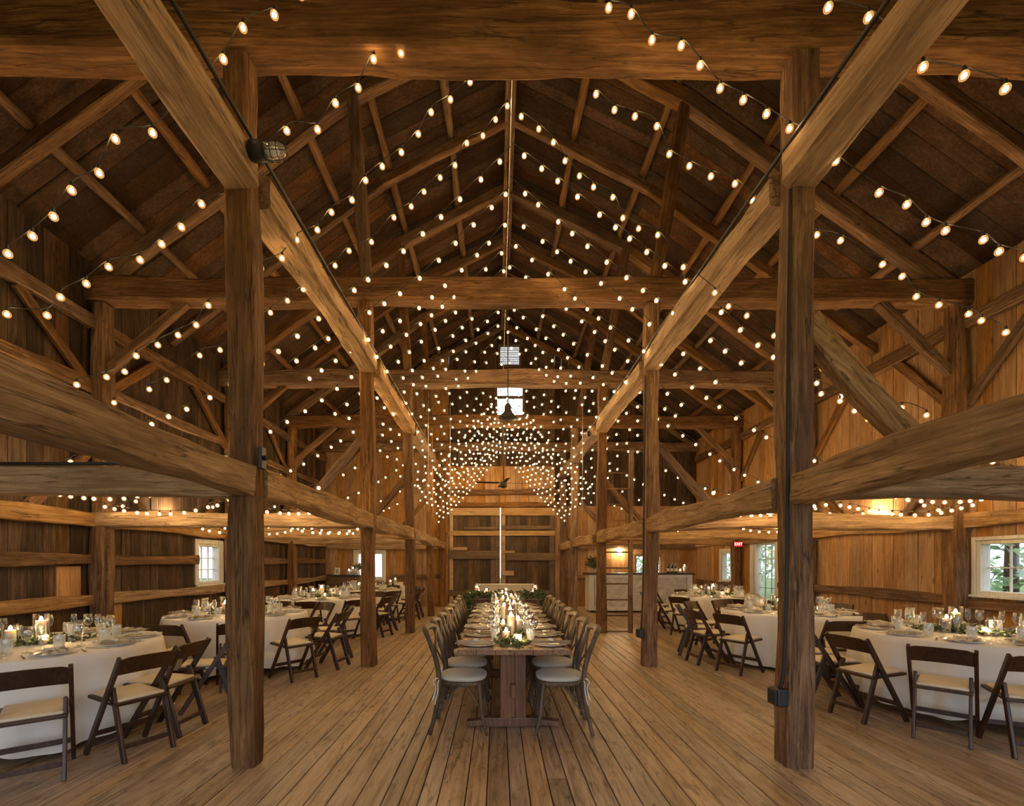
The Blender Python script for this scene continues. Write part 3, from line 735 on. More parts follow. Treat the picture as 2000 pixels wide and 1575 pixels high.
def candle(x, y, z, kind, where, group):
    place(CANDLES[kind], (x, y, z + .007), random.uniform(0, 6), f'lit {kind} ivory candle ' .replace('votive ivory candle', 'small votive candle') + where, 'candle', 'candles ' + group)
    place(HUR[kind], (x, y, z), 0, f'{kind} clear glass candle holder '.replace('votive clear', 'small') + where, 'candle holder', 'candle holders ' + group)
    LAMPS.append((x, y, z + CAND_H[kind] + .03))
def leaves(bm, path, n, spread, size, seed):
    rr = random.Random(seed)
    for i in range(n):
        t = rr.random() * (len(path) - 1); a = Vector(path[int(t)]); b = Vector(path[min(int(t) + 1, len(path) - 1)]); c = a.lerp(b, t - int(t))
        c = c + Vector((rr.gauss(0, spread[0]), rr.gauss(0, spread[1]), abs(rr.gauss(0, spread[2]))))
        d = Vector((rr.gauss(0, 1), rr.gauss(0, 1), rr.gauss(0, .6))).normalized(); w = d.cross(Vector((rr.gauss(0, 1), rr.gauss(0, 1), rr.gauss(0, 1)))).normalized(); s = size * rr.uniform(.6, 1.3)
        nn = d.cross(w) * s * .15
        vs = [bm.verts.new(c), bm.verts.new(c + d * s * .5 + w * s * .28 + nn), bm.verts.new(c + d * s), bm.verts.new(c + d * s * .5 - w * s * .28 + nn)]
        bm.faces.new(vs)

# ------------------------------------------------------------------ round tables
R = .91
def cloth_mesh(bm, seed, uneven=0.0):
    rr = random.Random(seed); S = 160; ph = [rr.uniform(0, 6.28) for _ in range(6)]; n1, n2 = rr.choice([11, 12, 13]), rr.choice([18, 19, 23])
    rings = []
    def ring(fr, z, amp, edge=False):
        row = []
        for k in range(S):
            a = 2 * PI * k / S
            rip = .6 * math.cos(n1 * a + ph[0] + .8 * math.sin(2 * a + ph[1])) + .4 * math.cos(n2 * a + ph[2] + math.sin(3 * a + ph[3]))
            rip = math.copysign(abs(rip) ** .8, rip)
            rad = fr + amp * rip; zz = z
            if edge: zz = z + .018 * (1 + math.cos(4 * a + ph[4])) * 2 + uneven * (1 + math.cos(2 * a + ph[5]))
            row.append(bm.verts.new((rad * math.cos(a), rad * math.sin(a), zz)))
        rings.append(row)
    for fr, z in ((.02, .758), (.3, .758), (.6, .758), (.8, .758), (R - .02, .758), (R, .755), (R + .008, .745)): ring(fr, z, 0)
    for i in range(1, 13):
        t = i / 12; ring(R + .01 + .07 * t, .745 - .70 * t, .07 * t ** .9, i >= 9)
    # bottom ring evenly lifted for the last rows only
    for a, b in zip(rings[:-1], rings[1:]):
        for k in range(S): bm.faces.new((a[k], a[(k + 1) % S], b[(k + 1) % S], b[k]))
    bm.faces.new(rings[0][::-1])
def round_table_mesh():
    r = empty('round_table')
    bm = bmesh.new(); lathe(bm, [(R - .01, .72), (R, .725), (R, .745), (R - .01, .75)], 48); finish('tabletop', bm, M['table_wood'], r)
    for k in range(4):
        a = PI / 4 + k * PI / 2; bm = bmesh.new()
        tube(bm, [(.55 * math.cos(a), .55 * math.sin(a), .72), (.62 * math.cos(a), .62 * math.sin(a), 0)], .016, 8); finish('leg', bm, M['steel'], r, True)
    return r
RT = round_table_mesh()
ROUNDS = [
    # name, centre, chair angles, settings, detail level
    ('front left', -4.14, 4.25, [-47, -22, -2.5, 29], 1),
    ('second left', -3.76, 6.84, [-152, -120, -90, -62, -33, -5, 25, 60, 95, 130], 1),
    ('third left', -3.70, 9.90, [-108, -78, -48, -15, 20, 55, 125], 0),
    ('farthest left', -3.55, 12.6, [-80, -50, -20, 10, 40, 75], 0),
    ('front right', 4.84, 4.90, [-140, -119, -165, 172, 150, 80, 45], 1),
    ('second right', 4.42, 7.17, [-100, -147, -173, 160, 130, 100, 65, 30], 1),
    ('third right', 4.85, 10.5, [-170, -140, -105, 165, 130, 95, 60], 0),
]
TT = .759
for ti, (nm, cx, cy, angs, near) in enumerate(ROUNDS):
    table = f'{nm} round table'
    place(RT, (cx, cy, 0), .3 * ti, f'round banquet table hidden under the cloth, {table}', 'table', 'round banquet tables')
    bm = bmesh.new(); cloth_mesh(bm, 40 + ti, .02 if ti in (0, 4) else .0)
    o = finish('tablecloth', bm, M['cloth'], None, True, loc=(cx, cy, 0)); tag(o, f'long white linen tablecloth hanging to the floor on the {table}', 'tablecloth', 'round tablecloths')
    # chairs, named from left to right as the camera sees them
    spots = []
    for a in angs:
        t = math.radians(a); d = 1.17 if a == -2.5 else 1.29 + random.uniform(-.015, .03); x, y = cx + d * math.cos(t), cy + d * math.sin(t)
        spots.append((x / y, x, y, t + PI / 2 + random.uniform(-.07, .07), math.sin(t)))
    for i, (_, x, y, rz, s) in enumerate(sorted(spots)):
        place(FOLD, (x, y, 0), rz, f'dark wooden folding chair with ivory seat at {table}, {nth(i)} from the left', 'chair', f'folding chairs at the {table}')
    # place settings
    n = 10; view = math.atan2(-cy, -cx)
    for k in range(n):
        a = view - k * 2 * PI / n
        if nm.endswith('left') and near and ti == 0: a += .12
        ca, sa = math.cos(a), math.sin(a); rz = a + PI / 2
        def at(rr_, tt): return (cx + ca * rr_ - sa * tt, cy + sa * rr_ + ca * tt)
        w = f'{nth(k)} setting clockwise from nearest, {table}' if k else f'setting nearest the camera, {table}'
        g = f'on the {table}'
        x, y = at(.735, 0); place(PLATE, (x, y, TT), 0, 'round white dinner plate, ' + w, 'plate', 'plates ' + g)
        place(NAPS[(k + ti) % 3], (x + random.uniform(-.01, .01), y, TT + .012), rz + random.uniform(-.25, .25), 'ivory knotted linen napkin, ' + w, 'napkin', 'napkins ' + g)
        x, y = at(.50, -.13); place(WINE, (x, y, TT), 0, 'large clear wine glass, ' + w, 'glass', 'wine glasses ' + g)
        x, y = at(.44, -.04); place(FLUTE, (x, y, TT), 0, 'slender champagne glass, ' + w, 'glass', 'champagne glasses ' + g)
        x, y = at(.54, .06 + .03 * (k % 2)); place(TUMBLER, (x, y, TT), random.uniform(0, 3), 'patterned water tumbler, ' + w, 'glass', 'tumblers ' + g)
        if near:
            x, y = at(.73, .18); place(FORK, (x, y, TT), rz + PI, 'silver fork, ' + w, 'fork', 'forks ' + g)
            x, y = at(.73, -.18); place(KNIFE, (x, y, TT), rz + PI, 'silver knife, ' + w, 'knife', 'knives ' + g)
    g = f'on the {table}'
    px, py = -cy / math.hypot(cx, cy), cx / math.hypot(cx, cy)           # across the line of sight
    if cx > 0: px, py = px, py
    candle(cx + px * .02, cy + py * .02 + .05, TT, 'tall', 'at the centre of the ' + table, g)
    candle(cx + px * .15, cy + py * .15 - .04, TT, 'middle', 'beside the tall candle of the ' + table, g)
    candle(cx - px * .10, cy - py * .10 - .10, TT, 'votive', 'in front of the tall candle, ' + table, g)
    bm = bmesh.new(); leaves(bm, [(cx + px * t, cy + py * t, TT + .008) for t in (-.33, -.15, 0, .15, .33)], 260, (.05, .05, .028), .06, ti)
    tag(finish('garland', bm, M['leaf']), f'low green leaf garland around the candles on the {table}', 'garland', 'table garlands')
    bm = bmesh.new(); T = Matrix.Translation((cx - px * .24, cy - py * .24, TT + .008)) @ Matrix.Rotation(view + PI / 2 + .4, 4, 'Z') @ Matrix.Rotation(-.12, 4, 'X')
    box(bm, (0, 0, .075), (.10, .003, .15), mat=T); tag(finish('table_card', bm, M['paper']), f'blank looking white table card standing beside the candles, {table}', 'card', 'table cards')

# ------------------------------------------------------------------ long farm table
TX, TY0, TY1 = .14, 3.96, 8.36
r = empty('farm_table', (TX, (TY0 + TY1) / 2, 0)); hl = (TY1 - TY0) / 2
bm = bmesh.new()
for i in range(6): box(bm, (-.40 + i * .16, 0, .737), (.158, TY1 - TY0, .045), .004)
finish('tabletop', bm, M['table_wood'], r)
for yy in (-hl + .34, 0, hl - .34):
    bm = bmesh.new()
    for s in (-1, 1): box(bm, (s * .066, 0, .385), (.10, .09, .63), .008)
    box(bm, (0, .0, .385), (.05, .06, .63)); finish('trestle_leg', bm, M['table_leg'], r, loc=(0, yy, 0))
    bm = bmesh.new(); box(bm, (0, 0, .05), (.52, .10, .085), .01)
    for s in (-1, 1): bar(bm, (s * .24, 0, .05), (s * .42, 0, .03), .10, .055, .012)
    finish('foot', bm, M['table_leg'], r, loc=(0, yy, 0))
    bm = bmesh.new(); vs = []
    for y in (-.045, .045):
        vs.append([bm.verts.new((x, y, z)) for x, z in ((-.40, .714), (-.36, .685), (-.30, .668), (.30, .668), (.36, .685), (.40, .714))])
    for k in range(6): bm.faces.new((vs[0][k], vs[0][(k + 1) % 6], vs[1][(k + 1) % 6], vs[1][k]))
    bm.faces.new(vs[0]); bm.faces.new(vs[1][::-1]); finish('top_bearer', bm, M['table_leg'], r, loc=(0, yy, 0))
bm = bmesh.new(); box(bm, (0, 0, .34), (.04, TY1 - TY0 - .5, .12), .006); finish('stretcher', bm, M['table_leg'], r)
tag(r, 'long brown wooden farm table with trestle legs in the middle of the barn', 'table')
for i in range(8):
    y = 4.27 + .54 * i
    for s, side in ((-1, 'left'), (1, 'right')):
        x = TX + s * (.455 + random.uniform(-.01, .02) - (.03 if s > 0 else 0)) + (.02 if i == 0 and s < 0 else 0)
        place(CROSS, (x, y + random.uniform(-.015, .015), 0), (-PI / 2 if s < 0 else PI / 2) + random.uniform(-.05, .05), f'cross back chair with cushion, {nth(i)} from the near end, {side} side of farm table', 'chair', f'cross back chairs on the {side} of the farm table')
        w = f'{nth(i)} place from the near end, {side} side of farm table'; g = f'along the {side} of the farm table'
        px = TX + s * .315; yy = 4.19 + .535 * i
        place(PLATE, (px, yy, .7605), 0, 'round dinner plate, ' + w, 'plate', 'plates ' + g)
        place(NAPS[i % 3], (px + s * .02, yy, .7725), PI / 2 + random.uniform(-.2, .2), 'knotted ivory napkin, ' + w, 'napkin', 'napkins ' + g)
        place(TUMBLER, (TX + s * .165, yy + .17, .7605), 0, 'clear water tumbler, ' + w, 'glass', 'tumblers ' + g)
        place(WINE, (TX + s * .20, yy + .26, .7605), 0, 'clear wine glass, ' + w, 'glass', 'wine glasses ' + g)
        if i < 4:
            place(FORK, (px, yy - s * .18, .7605), -s * PI / 2, 'silver fork, ' + w, 'fork', 'forks ' + g)
            place(KNIFE, (px, yy + s * .18, .7605), -s * PI / 2, 'silver knife, ' + w, 'knife', 'knives ' + g)
bm = bmesh.new(); leaves(bm, [(TX, 4.05 + .5 * t, .768) for t in range(9)], 1500, (.07, .1, .022), .055, 5)
tag(finish('garland', bm, M['leaf']), 'thin green leaf garland running down the middle of the farm table', 'garland')
bm = bmesh.new(); rr = random.Random(5)
for i in range(7):
    c = (TX + rr.uniform(-.10, .12), 4.16 + rr.uniform(-.08, .12), .775); s = bmesh.ops.create_icosphere(bm, subdivisions=2, radius=rr.uniform(.03, .05))
    for v in s['verts']: v.co = Vector(c) + Vector((v.co.x, v.co.y, v.co.z * .5)) * rr.uniform(.9, 1.12)
tag(finish('moss', bm, M['moss'], None, True), 'clump of yellow green moss at the near end of the farm table', 'moss')
seq = ['votive', 'short', 'tall', 'middle', 'short', 'tall', 'votive', 'tall', 'middle', 'tall', 'short', 'tall', 'middle', 'tall', 'votive', 'tall', 'short', 'tall', 'middle', 'tall']
for i, kd in enumerate(seq):
    x = TX + [.04, -.06, -.01, .07, -.08, .0][i % 6]; y = 4.24 + i * .205
    candle(x, y, .7605, kd, f'on the farm table, {nth(i)} from the near end', 'along the farm table')

# ------------------------------------------------------------------ sweetheart table and settee
r = empty('sweetheart_table', (.17, 9.95, 0))
bm = bmesh.new(); box(bm, (0, 0, .74), (1.5, .7, .04), .006); finish('tabletop', bm, M['table_wood'], r)
for sx in (-1, 1):
    for sy in (-1, 1):
        bm = bmesh.new(); box(bm, (sx * .66, sy * .27, .36), (.07, .07, .72), .006); finish('leg', bm, M['table_leg'], r)
bm = bmesh.new(); box(bm, (0, -.27, .66), (1.26, .03, .12), .004); finish('apron', bm, M['table_leg'], r)
tag(r, 'small wooden head table with greenery beyond the far end of the farm table', 'table')
bm = bmesh.new(); leaves(bm, [(-.66, 9.64, .36), (-.64, 9.64, .6), (-.55, 9.64, .78), (-.2, 9.66, .78), (.17, 9.66, .77), (.55, 9.66, .78), (.9, 9.64, .80), (1.02, 9.62, .62), (1.04, 9.6, .30)], 1500, (.05, .06, .05), .10, 9)
tag(finish('garland', bm, M['leaf']), 'thick leafy garland draped over the front of the head table', 'garland')
for i, (x, kd) in enumerate(((-.47, 'tall'), (-.36, 'votive'), (-.27, 'middle'), (.14, 'middle'), (.52, 'votive'), (.66, 'short'), (.74, 'tall'))):
    candle(x + .04, 9.83 + .06 * (i % 2), .761, kd, f'on the head table, {nth(i)} from the left', 'on the head table')
r = empty('settee', (.17, 11.0, 0))
bm = bmesh.new(); box(bm, (0, .28, .70), (1.36, .11, .50), .03); finish('backrest', bm, M['sofa'], r, True)
bm = bmesh.new(); tube(bm, [(-.69, .22, .44), (-.69, .22, .965), (.69, .22, .965), (.69, .22, .44)], .018, 8); finish('back_trim', bm, M['sofa_trim'], r, True)
bm = bmesh.new(); box(bm, (0, -.02, .40), (1.36, .6, .14), .04); finish('seat', bm, M['sofa'], r, True)
for s in (-1, 1):
    bm = bmesh.new(); box(bm, (s * .67, 0, .52), (.08, .55, .26), .03); finish('armrest', bm, M['sofa'], r, True)
    for y in (-.25, .25):
        bm = bmesh.new(); tube(bm, [(s * .6, y, .33), (s * .62, y, 0)], [.025, .016], 8); finish('leg', bm, M['sofa_trim'], r, True)
tag(r, 'beige upholstered settee with straight high back behind the head table', 'settee')

# ------------------------------------------------------------------ buffet at the far left
r = empty('buffet_table', (-3.72, 14.6, 0))
bm = bmesh.new(); box(bm, (0, 0, .73), (1.7, .7, .035), .004); finish('tabletop', bm, M['table_wood'], r)
for sx in (-1, 1):
    for sy in (-1, 1):
        bm = bmesh.new(); box(bm, (sx * .78, sy * .28, .36), (.05, .05, .715)); finish('leg', bm, M['table_leg'], r)
tag(r, 'covered buffet table standing under the far left window', 'table')
bm = bmesh.new(); S = 120; rings = []
per = []
for k in range(S):
    t = k / S * 4; q = int(t); f = t - q
    per.append([(-.87 + 1.74 * f, -.37), (.87, -.37 + .74 * f), (.87 - 1.74 * f, .37), (-.87, .37 - .74 * f)][q])
for z, k2, am in ((.755, .98, 0), (.755, 1.0, 0), (.74, 1.01, 0), (.45, 1.02, .012), (.03, 1.03, .02)):
    rings.append([bm.verts.new((x * (k2 + am * math.sin(i * 1.9)), y * (k2 + am * 2 * math.sin(i * 1.9)), z)) for i, (x, y) in enumerate(per)])
for a, b in zip(rings[:-1], rings[1:]):
    for k in range(S): bm.faces.new((a[k], a[(k + 1) % S], b[(k + 1) % S], b[k]))
bm.faces.new(rings[0]); o = finish('tablecloth', bm, M['cloth'], None, True, loc=(-3.72, 14.6, 0)); tag(o, 'white linen cloth hanging over the buffet table at the far left', 'tablecloth')
for i, (x, kd) in enumerate(((-3.30, 'middle'), (-3.15, 'tall'))): candle(x, 14.5, .757, kd, f'on the white buffet, {nth(i)} from the left', 'on the buffet')
for i, (x, h) in enumerate(((-4.42, .17), (-3.0, .12))):
    bm = bmesh.new(); box(bm, (0, 0, h / 2), (.16, .14, h), .004); o = finish('white_box', bm, M['white_paint'], None, loc=(x, 14.5, .757)); tag(o, f'small white box on the buffet, {["left", "right"][i]} end', 'box', 'buffet boxes')
bm = bmesh.new(); box(bm, (0, 0, .04), (.26, .18, .08), .005); o = finish('tray', bm, M['slab'], None, loc=(-3.03 + .09 - .25 + .0, 14.62, .757)); tag(o, 'low black box in the middle of the buffet', 'box')
r = empty('side_cabinet', (-4.92, 15.32, 0))
bm = bmesh.new(); box(bm, (0, 0, .54), (1.0, .5, 1.0), .006); finish('body', bm, M['rail_dark'], r)
bm = bmesh.new(); box(bm, (0, -.01, 1.06), (1.08, .56, .04), .006); finish('cabinet_top', bm, M['slab'], r)
for s in (-1, 1):
    bm = bmesh.new(); box(bm, (s * .25, -.262, .54), (.46, .02, .9), .004); d = finish('door', bm, M['rail_dark'], r)
    bm = bmesh.new(); box(bm, (s * .06, -.282, .6), (.015, .02, .08), .003); finish('handle', bm, M['steel'], d)
    bm = bmesh.new(); box(bm, (s * .44, -.18, .02), (.06, .06, .04)); finish('foot', bm, M['slab'], r)
tag(r, 'dark wooden cabinet against the far wall left of the buffet', 'cabinet')
for i, (x, kd) in enumerate(((-4.80, 'middle'), (-4.67, 'tall'))): candle(x, 15.2, 1.08, kd, f'on the dark cabinet, {nth(i)} from the left', 'on the cabinet')
r = empty('bouquet', (-4.49, 15.2, 1.08))
bm = bmesh.new(); lathe(bm, [(.04, 0), (.05, .06), (.035, .12), (.045, .14)], 16); finish('vase', bm, M['china'], r, True)
bm = bmesh.new(); leaves(bm, [(0, 0, .16), (0, 0, .28)], 160, (.07, .06, .05), .08, 3); finish('foliage', bm, M['leaf'], r)
bm = bmesh.new(); rr = random.Random(2)
for i in range(9):
    s = bmesh.ops.create_icosphere(bm, subdivisions=1, radius=.032); c = Vector((rr.gauss(0, .06), rr.gauss(-.02, .04), .25 + rr.gauss(0, .05)))
    for v in s['verts']: v.co += c
finish('blossoms', bm, M['flower'], r, True); tag(r, 'cream flower bouquet in a vase on the dark cabinet', 'flowers')
r = empty('picture_frame', (-5.2, 15.22, 1.085), -.15)
bm = bmesh.new(); T = Matrix.Rotation(-.2, 4, 'X'); box(bm, (0, 0, .115), (.17, .015, .23), .003, mat=T); finish('frame', bm, M['paper'], r)
bm = bmesh.new(); box(bm, (0, -.009, .115), (.09, .002, .14), mat=T); finish('picture', bm, plain('grey_print', (.35, .36, .38), .8, noise=.3, nscale=40), r)
tag(r, 'small white picture frame leaning on the dark cabinet', 'picture frame')

# ------------------------------------------------------------------ bar at the far right
BX0, BX1, BY = 2.70, 5.75, 13.95
r = empty('bar_counter', ((BX0 + BX1) / 2, BY, 0)); bw = BX1 - BX0
bm = bmesh.new(); box(bm, (0, .3, .59), (bw, .56, 1.06), .004); finish('body', bm, M['white_paint'], r)
bm = bmesh.new(); box(bm, (0, .28, 1.145), (bw + .14, .72, .045), .006); finish('countertop', bm, M['slab'], r)
bm = bmesh.new(); cw = .30; y0 = -.012
n = int((bw - .30) / cw); x0 = -n * cw / 2
for i in range(n):
    sgn = 1 if i % 2 == 0 else -1; z = .2 - cw
    while z < 1.1:
        a, b = x0 + i * cw, x0 + (i + 1) * cw; hh = .148; k = cw * .9 * sgn; za, zb = (z, z + k) if sgn > 0 else (z + cw * .9, z)
        d = random.uniform(0, .006)
        f = [bm.verts.new(p) for p in ((a, y0 - d, za), (b, y0 - d, zb), (b, y0 - d, zb + hh), (a, y0 - d, za + hh))]; g = [bm.verts.new(v.co + Vector((0, .03, 0))) for v in f]
        bm.faces.new(f); bm.faces.new(g[::-1])
        for q in range(4): bm.faces.new((f[q], g[q], g[(q + 1) % 4], f[(q + 1) % 4]))
        z += .152
for co, no in (((0, 0, .17), (0, 0, -1)), ((0, 0, 1.03), (0, 0, 1))):
    gm = bm.verts[:] + bm.edges[:] + bm.faces[:]; res = bmesh.ops.bisect_plane(bm, geom=gm, plane_co=co, plane_no=no, clear_outer=True)
    bmesh.ops.holes_fill(bm, edges=[e for e in res['geom_cut'] if isinstance(e, bmesh.types.BMEdge)])
finish('herringbone_panel', bm, M['white_plank'], r)
for c, s in (((-bw / 2 + .075, -.02, .59), (.15, .06, 1.06)), ((bw / 2 - .075, -.02, .59), (.15, .06, 1.06)), ((0, -.02, 1.08), (bw - .3, .06, .1)), ((0, -.02, .115), (bw - .3, .06, .11))):
    bm = bmesh.new(); box(bm, c, s, .004); finish('face_trim', bm, M['white_paint'], r)
for sx in (-1, 1):
    for yy in (.08, .5):
        bm = bmesh.new(); tube(bm, [(sx * (bw / 2 - .12) - .015, yy, .03), (sx * (bw / 2 - .12) + .015, yy, .03)], .03, 12); finish('caster', bm, M['black'], r, True)
tag(r, 'whitewashed herringbone bar counter with dark top on the far right', 'bar')
def bottle():
    e = empty('wine_bottle')
    bm = bmesh.new(); lathe(bm, [(.036, 0), (.037, .01), (.037, .18), (.03, .21), (.014, .235), (.013, .295), (.015, .30), (.012, .305)], 16); finish('glass_body', bm, M['bottle'], e, True)
    bm = bmesh.new(); lathe(bm, [(.0378, .05), (.0378, .14)], 16, cap_b=False, cap_t=False); finish('label', bm, M['labelpaper'], e, True)
    return e
BT = bottle(); ztop = 1.168
for i, x in enumerate((5.12, 5.23, 5.34)): place(BT, (x - .03, BY + .1, ztop), 0, f'dark wine bottle with pale label on the bar, {nth(i)} from the left', 'bottle', 'dark bottles on the bar')
for i, (x, kd) in enumerate(((5.44, 'short'), (5.57, 'tall'))): candle(x, BY + .08, ztop, kd, f'at the right end of the bar, {nth(i)} from the left', 'on the bar')
def clear_bottle(bm): lathe(bm, [(.034, 0), (.035, .16), (.012, .2), (.012, .26), (.010, .26), (.010, .2), (.032, .155), (.03, .01)], 14)
CB = single('spirit_bottle', clear_bottle, M['jar'])
for i, x in enumerate((4.30, 4.38, 4.46, 4.54)): place(CB, (x, BY + .12 + .05 * (i % 2), ztop), 0, f'clear spirit bottle on the bar before the window, {nth(i)} from the left', 'bottle', 'clear bottles on the bar')
place(TUMBLER, (3.55, BY + .1, ztop), 0, 'clear tumbler alone on the middle of the bar', 'glass', 'tumblers on the bar')
r = empty('potted_plant', (2.86, BY + .15, ztop))
bm = bmesh.new(); lathe(bm, [(.045, 0), (.055, .08), (.05, .13), (.055, .14)], 16); finish('vase', bm, M['jar'], r, True)
bm = bmesh.new(); leaves(bm, [(0, 0, .16), (0, 0, .32)], 330, (.085, .08, .07), .09, 13); finish('foliage', bm, M['leaf'], r)
tag(r, 'dark leafy plant in a glass vase on the left end of the bar', 'plant')

# ------------------------------------------------------------------ lamps, fan, pendant, sign, ladder, wiring
r = empty('wall_sconce', (4.10, YE - .03, 1.85))
bm = bmesh.new(); lathe(bm, [(.05, 0), (.05, .02), (.02, .03), (.02, .06)], 16); T = Matrix.Rotation(PI / 2, 4, 'X'); bmesh.ops.transform(bm, matrix=T, verts=bm.verts); finish('base', bm, M['black'], r, True)
bm = bmesh.new(); s = bmesh.ops.create_uvsphere(bm, u_segments=16, v_segments=10, radius=.085)
for v in s['verts']: v.co += Vector((0, -.12, 0))
finish('globe', bm, M['lamp_glow'], r, True); tag(r, 'bright glowing globe sconce on the far wall behind the bar', 'lamp')
def caged(loc, s, label):
    r = empty('caged_lamp', loc)
    T = Matrix.Rotation(s * PI / 2, 4, 'Y')
    def go(nm, fn, mt):
        bm = bmesh.new(); fn(bm); bmesh.ops.transform(bm, matrix=T, verts=bm.verts); return finish(nm, bm, M[mt], r, True)
    go('base', lambda b: lathe(b, [(.06, -.07), (.065, -.06), (.065, 0), (.055, .03)], 18), 'black')
    go('glass_jar', lambda b: lathe(b, [(.045, .03), (.05, .06), (.05, .13), (.035, .165), (.01, .175)], 18), 'jar')
    go('bulb', lambda b: lathe(b, [(.012, .03), (.02, .05), (.03, .09), (.022, .12), (.005, .13)], 12), 'china')
    def cage(b):
        for z, rr_ in ((.04, .06), (.085, .062), (.13, .06)): tube(b, [(rr_ * math.cos(2 * PI * k / 20), rr_ * math.sin(2 * PI * k / 20), z) for k in range(20)], .003, 5, closed=True)
        for k in range(6):
            a = k * PI / 3; tube(b, smooth_path([(.06 * math.cos(a), .06 * math.sin(a), .03), (.062 * math.cos(a), .062 * math.sin(a), .13), (.04 * math.cos(a), .04 * math.sin(a), .175), (0, 0, .185)], 3), .003, 5)
    go('cage', cage, 'black'); tag(r, label, 'lamp', 'caged lamps')
caged((NL + .20, 3.28, 4.36), 1, 'unlit wire caged glass lamp on the left purlin by the near post')
caged((NR - .19, 10.3, 4.30), -1, 'unlit wire caged glass lamp on the right purlin far back')
r = empty('pendant_lamp', (.20, 9.2, 4.28))
bm = bmesh.new(); lathe(bm, [(.205, 0), (.21, .012), (.17, .06), (.10, .12), (.07, .17), (.06, .27), (.04, .30), (.015, .33), (.012, .33), (.05, .26), (.06, .17), (.09, .115), (.16, .055), (.2, .005)], 28); finish('shade', bm, M['black'], r, True)
bm = bmesh.new(); tube(bm, [(0, 0, .32), (0, 0, 9.3 - 4.28)], .011, 8); finish('rod', bm, M['black'], r, True)
bm = bmesh.new(); lathe(bm, [(.01, .02), (.03, .05), (.02, .1)], 12); finish('bulb', bm, M['china'], r, True)
tag(r, 'black bell shaped pendant lamp hanging before the bright gable window', 'lamp')
r = empty('ceiling_fan', (.16, 12.75, 3.6))
bm = bmesh.new(); lathe(bm, [(.03, -.10), (.09, -.07), (.10, -.02), (.10, .06), (.05, .10)], 20); finish('motor', bm, M['black'], r, True)
bm = bmesh.new(); tube(bm, [(0, 0, .08), (0, 0, 1.68)], .018, 8); finish('rod', bm, M['black'], r, True)
for k in range(4):
    T = Matrix.Rotation(k * PI / 2 + .15, 4, 'Z') @ Matrix.Translation((0, 0, .04)) @ Matrix.Rotation(.16, 4, 'X')
    bm = bmesh.new(); box(bm, (.44, 0, 0), (.62, .12, .012), .005, mat=T); box(bm, (.12, 0, 0), (.14, .04, .012), .003, mat=T); finish('blade', bm, M['slab'], r)
tag(r, 'dark four blade ceiling fan hanging in front of the far wall', 'fan')
# exit sign
r = empty('exit_sign', (6.50, 12.75, 1.98))
bm = bmesh.new(); box(bm, (0, 0, 0), (.24, .05, .15), .006); box(bm, (.14, 0, 0), (.06, .04, .05), .004); finish('housing', bm, M['black'], r)
bm = bmesh.new(); box(bm, (0, -.028, 0), (.22, .008, .13)); finish('face', bm, M['exit_red'], r)
cu = bpy.data.curves.new('t', 'FONT'); cu.body = 'EXIT'; cu.size = .105; cu.align_x = 'CENTER'; cu.align_y = 'CENTER'; cu.extrude = .002
to = bpy.data.objects.new('t', cu); COL.objects.link(to); dg = bpy.context.evaluated_depsgraph_get(); me = bpy.data.meshes.new_from_object(to.evaluated_get(dg)); bpy.data.objects.remove(to)
me.materials.clear(); me.materials.append(M['exit_white']); o = bpy.data.objects.new('lettering', me); COL.objects.link(o); o.parent = r; o.location = (0, -.034, 0); o.rotation_euler = (PI / 2, 0, 0)
tag(r, 'small lit red EXIT sign under the far right beam', 'sign')
# ladder beside the third right post
r = empty('ladder', (2.80, 9.95, 0))
o = beam('ladder_pole', (0, 0, 0), (.02, 0, 3.85), .085, .085, M['timber'], rough=.004, parent=None, up=(0, 1, 0)); mw = o.matrix_world.copy(); o.parent = r; o.matrix_world = mw; o.matrix_basis = mw
bm = bmesh.new()
for i in range(11):
    bm2 = bmesh.new(); box(bm2, (-.27, 0, .03 + .335 * i), (.48, .035, .03), .004); finish('rung', bm2, M['timber'], r)
bm.free(); tag(r, 'built in wooden ladder with dark rungs beside the third right post', 'ladder')
# cables and outlet boxes
def cable(name, pts, rad, label, mat='rubber', cat='cable'):
    bm = bmesh.new(); tube(bm, pts, rad, 8); return tag(finish(name, bm, M[mat], None, True), label, cat)
def outlet(x, y, z, label):
    r = empty('outlet_box', (x, y, z))
    bm = bmesh.new(); box(bm, (0, 0, 0), (.08, .12, .13), .012); finish('housing', bm, M['black'], r)
    bm = bmesh.new(); box(bm, (-.045, 0, 0), (.02, .10, .11), .006); finish('cover', bm, M['rubber'], r)
    tag(r, label, 'outlet', 'outlet boxes')
outlet(NR - .145, 3.43, .52, 'black outlet box low on the near right post')
outlet(NR - .145, 6.75, .48, 'black outlet box low on the second right post')
cable('cable', smooth_path([(NR - .085, 3.39, 4.18), (NR - .10, 3.39, 3), (NR - .11, 3.39, 1.5), (NR - .125, 3.40, .75), (NR - .145, 3.42, .58)], 5), .014, 'black cable running down the near right post to its outlet box')
cable('cable', smooth_path([(NR - .09, 6.70, 4.15), (NR - .105, 6.70, 2.5), (NR - .12, 6.71, 1.2), (NR - .14, 6.73, .54)], 5), .012, 'black cable running down the second right post to its outlet box')
for x, nm in ((NL + .135, 'left'), (NR - .135, 'right')):
    cable('cable', [(x, YB + .1, 4.47), (x, 3.3, 4.46), (x, 3.62, 4.46), (x, 9.7, 4.45), (x, 14.8, 4.44)], .014, f'long black cable fixed along the {nm} purlin')
cable('conduit', [(-3.9, 3.375, 2.205), (-2.5, 3.375, 2.205)], .012, 'thin dark conduit above the left front cross beam')
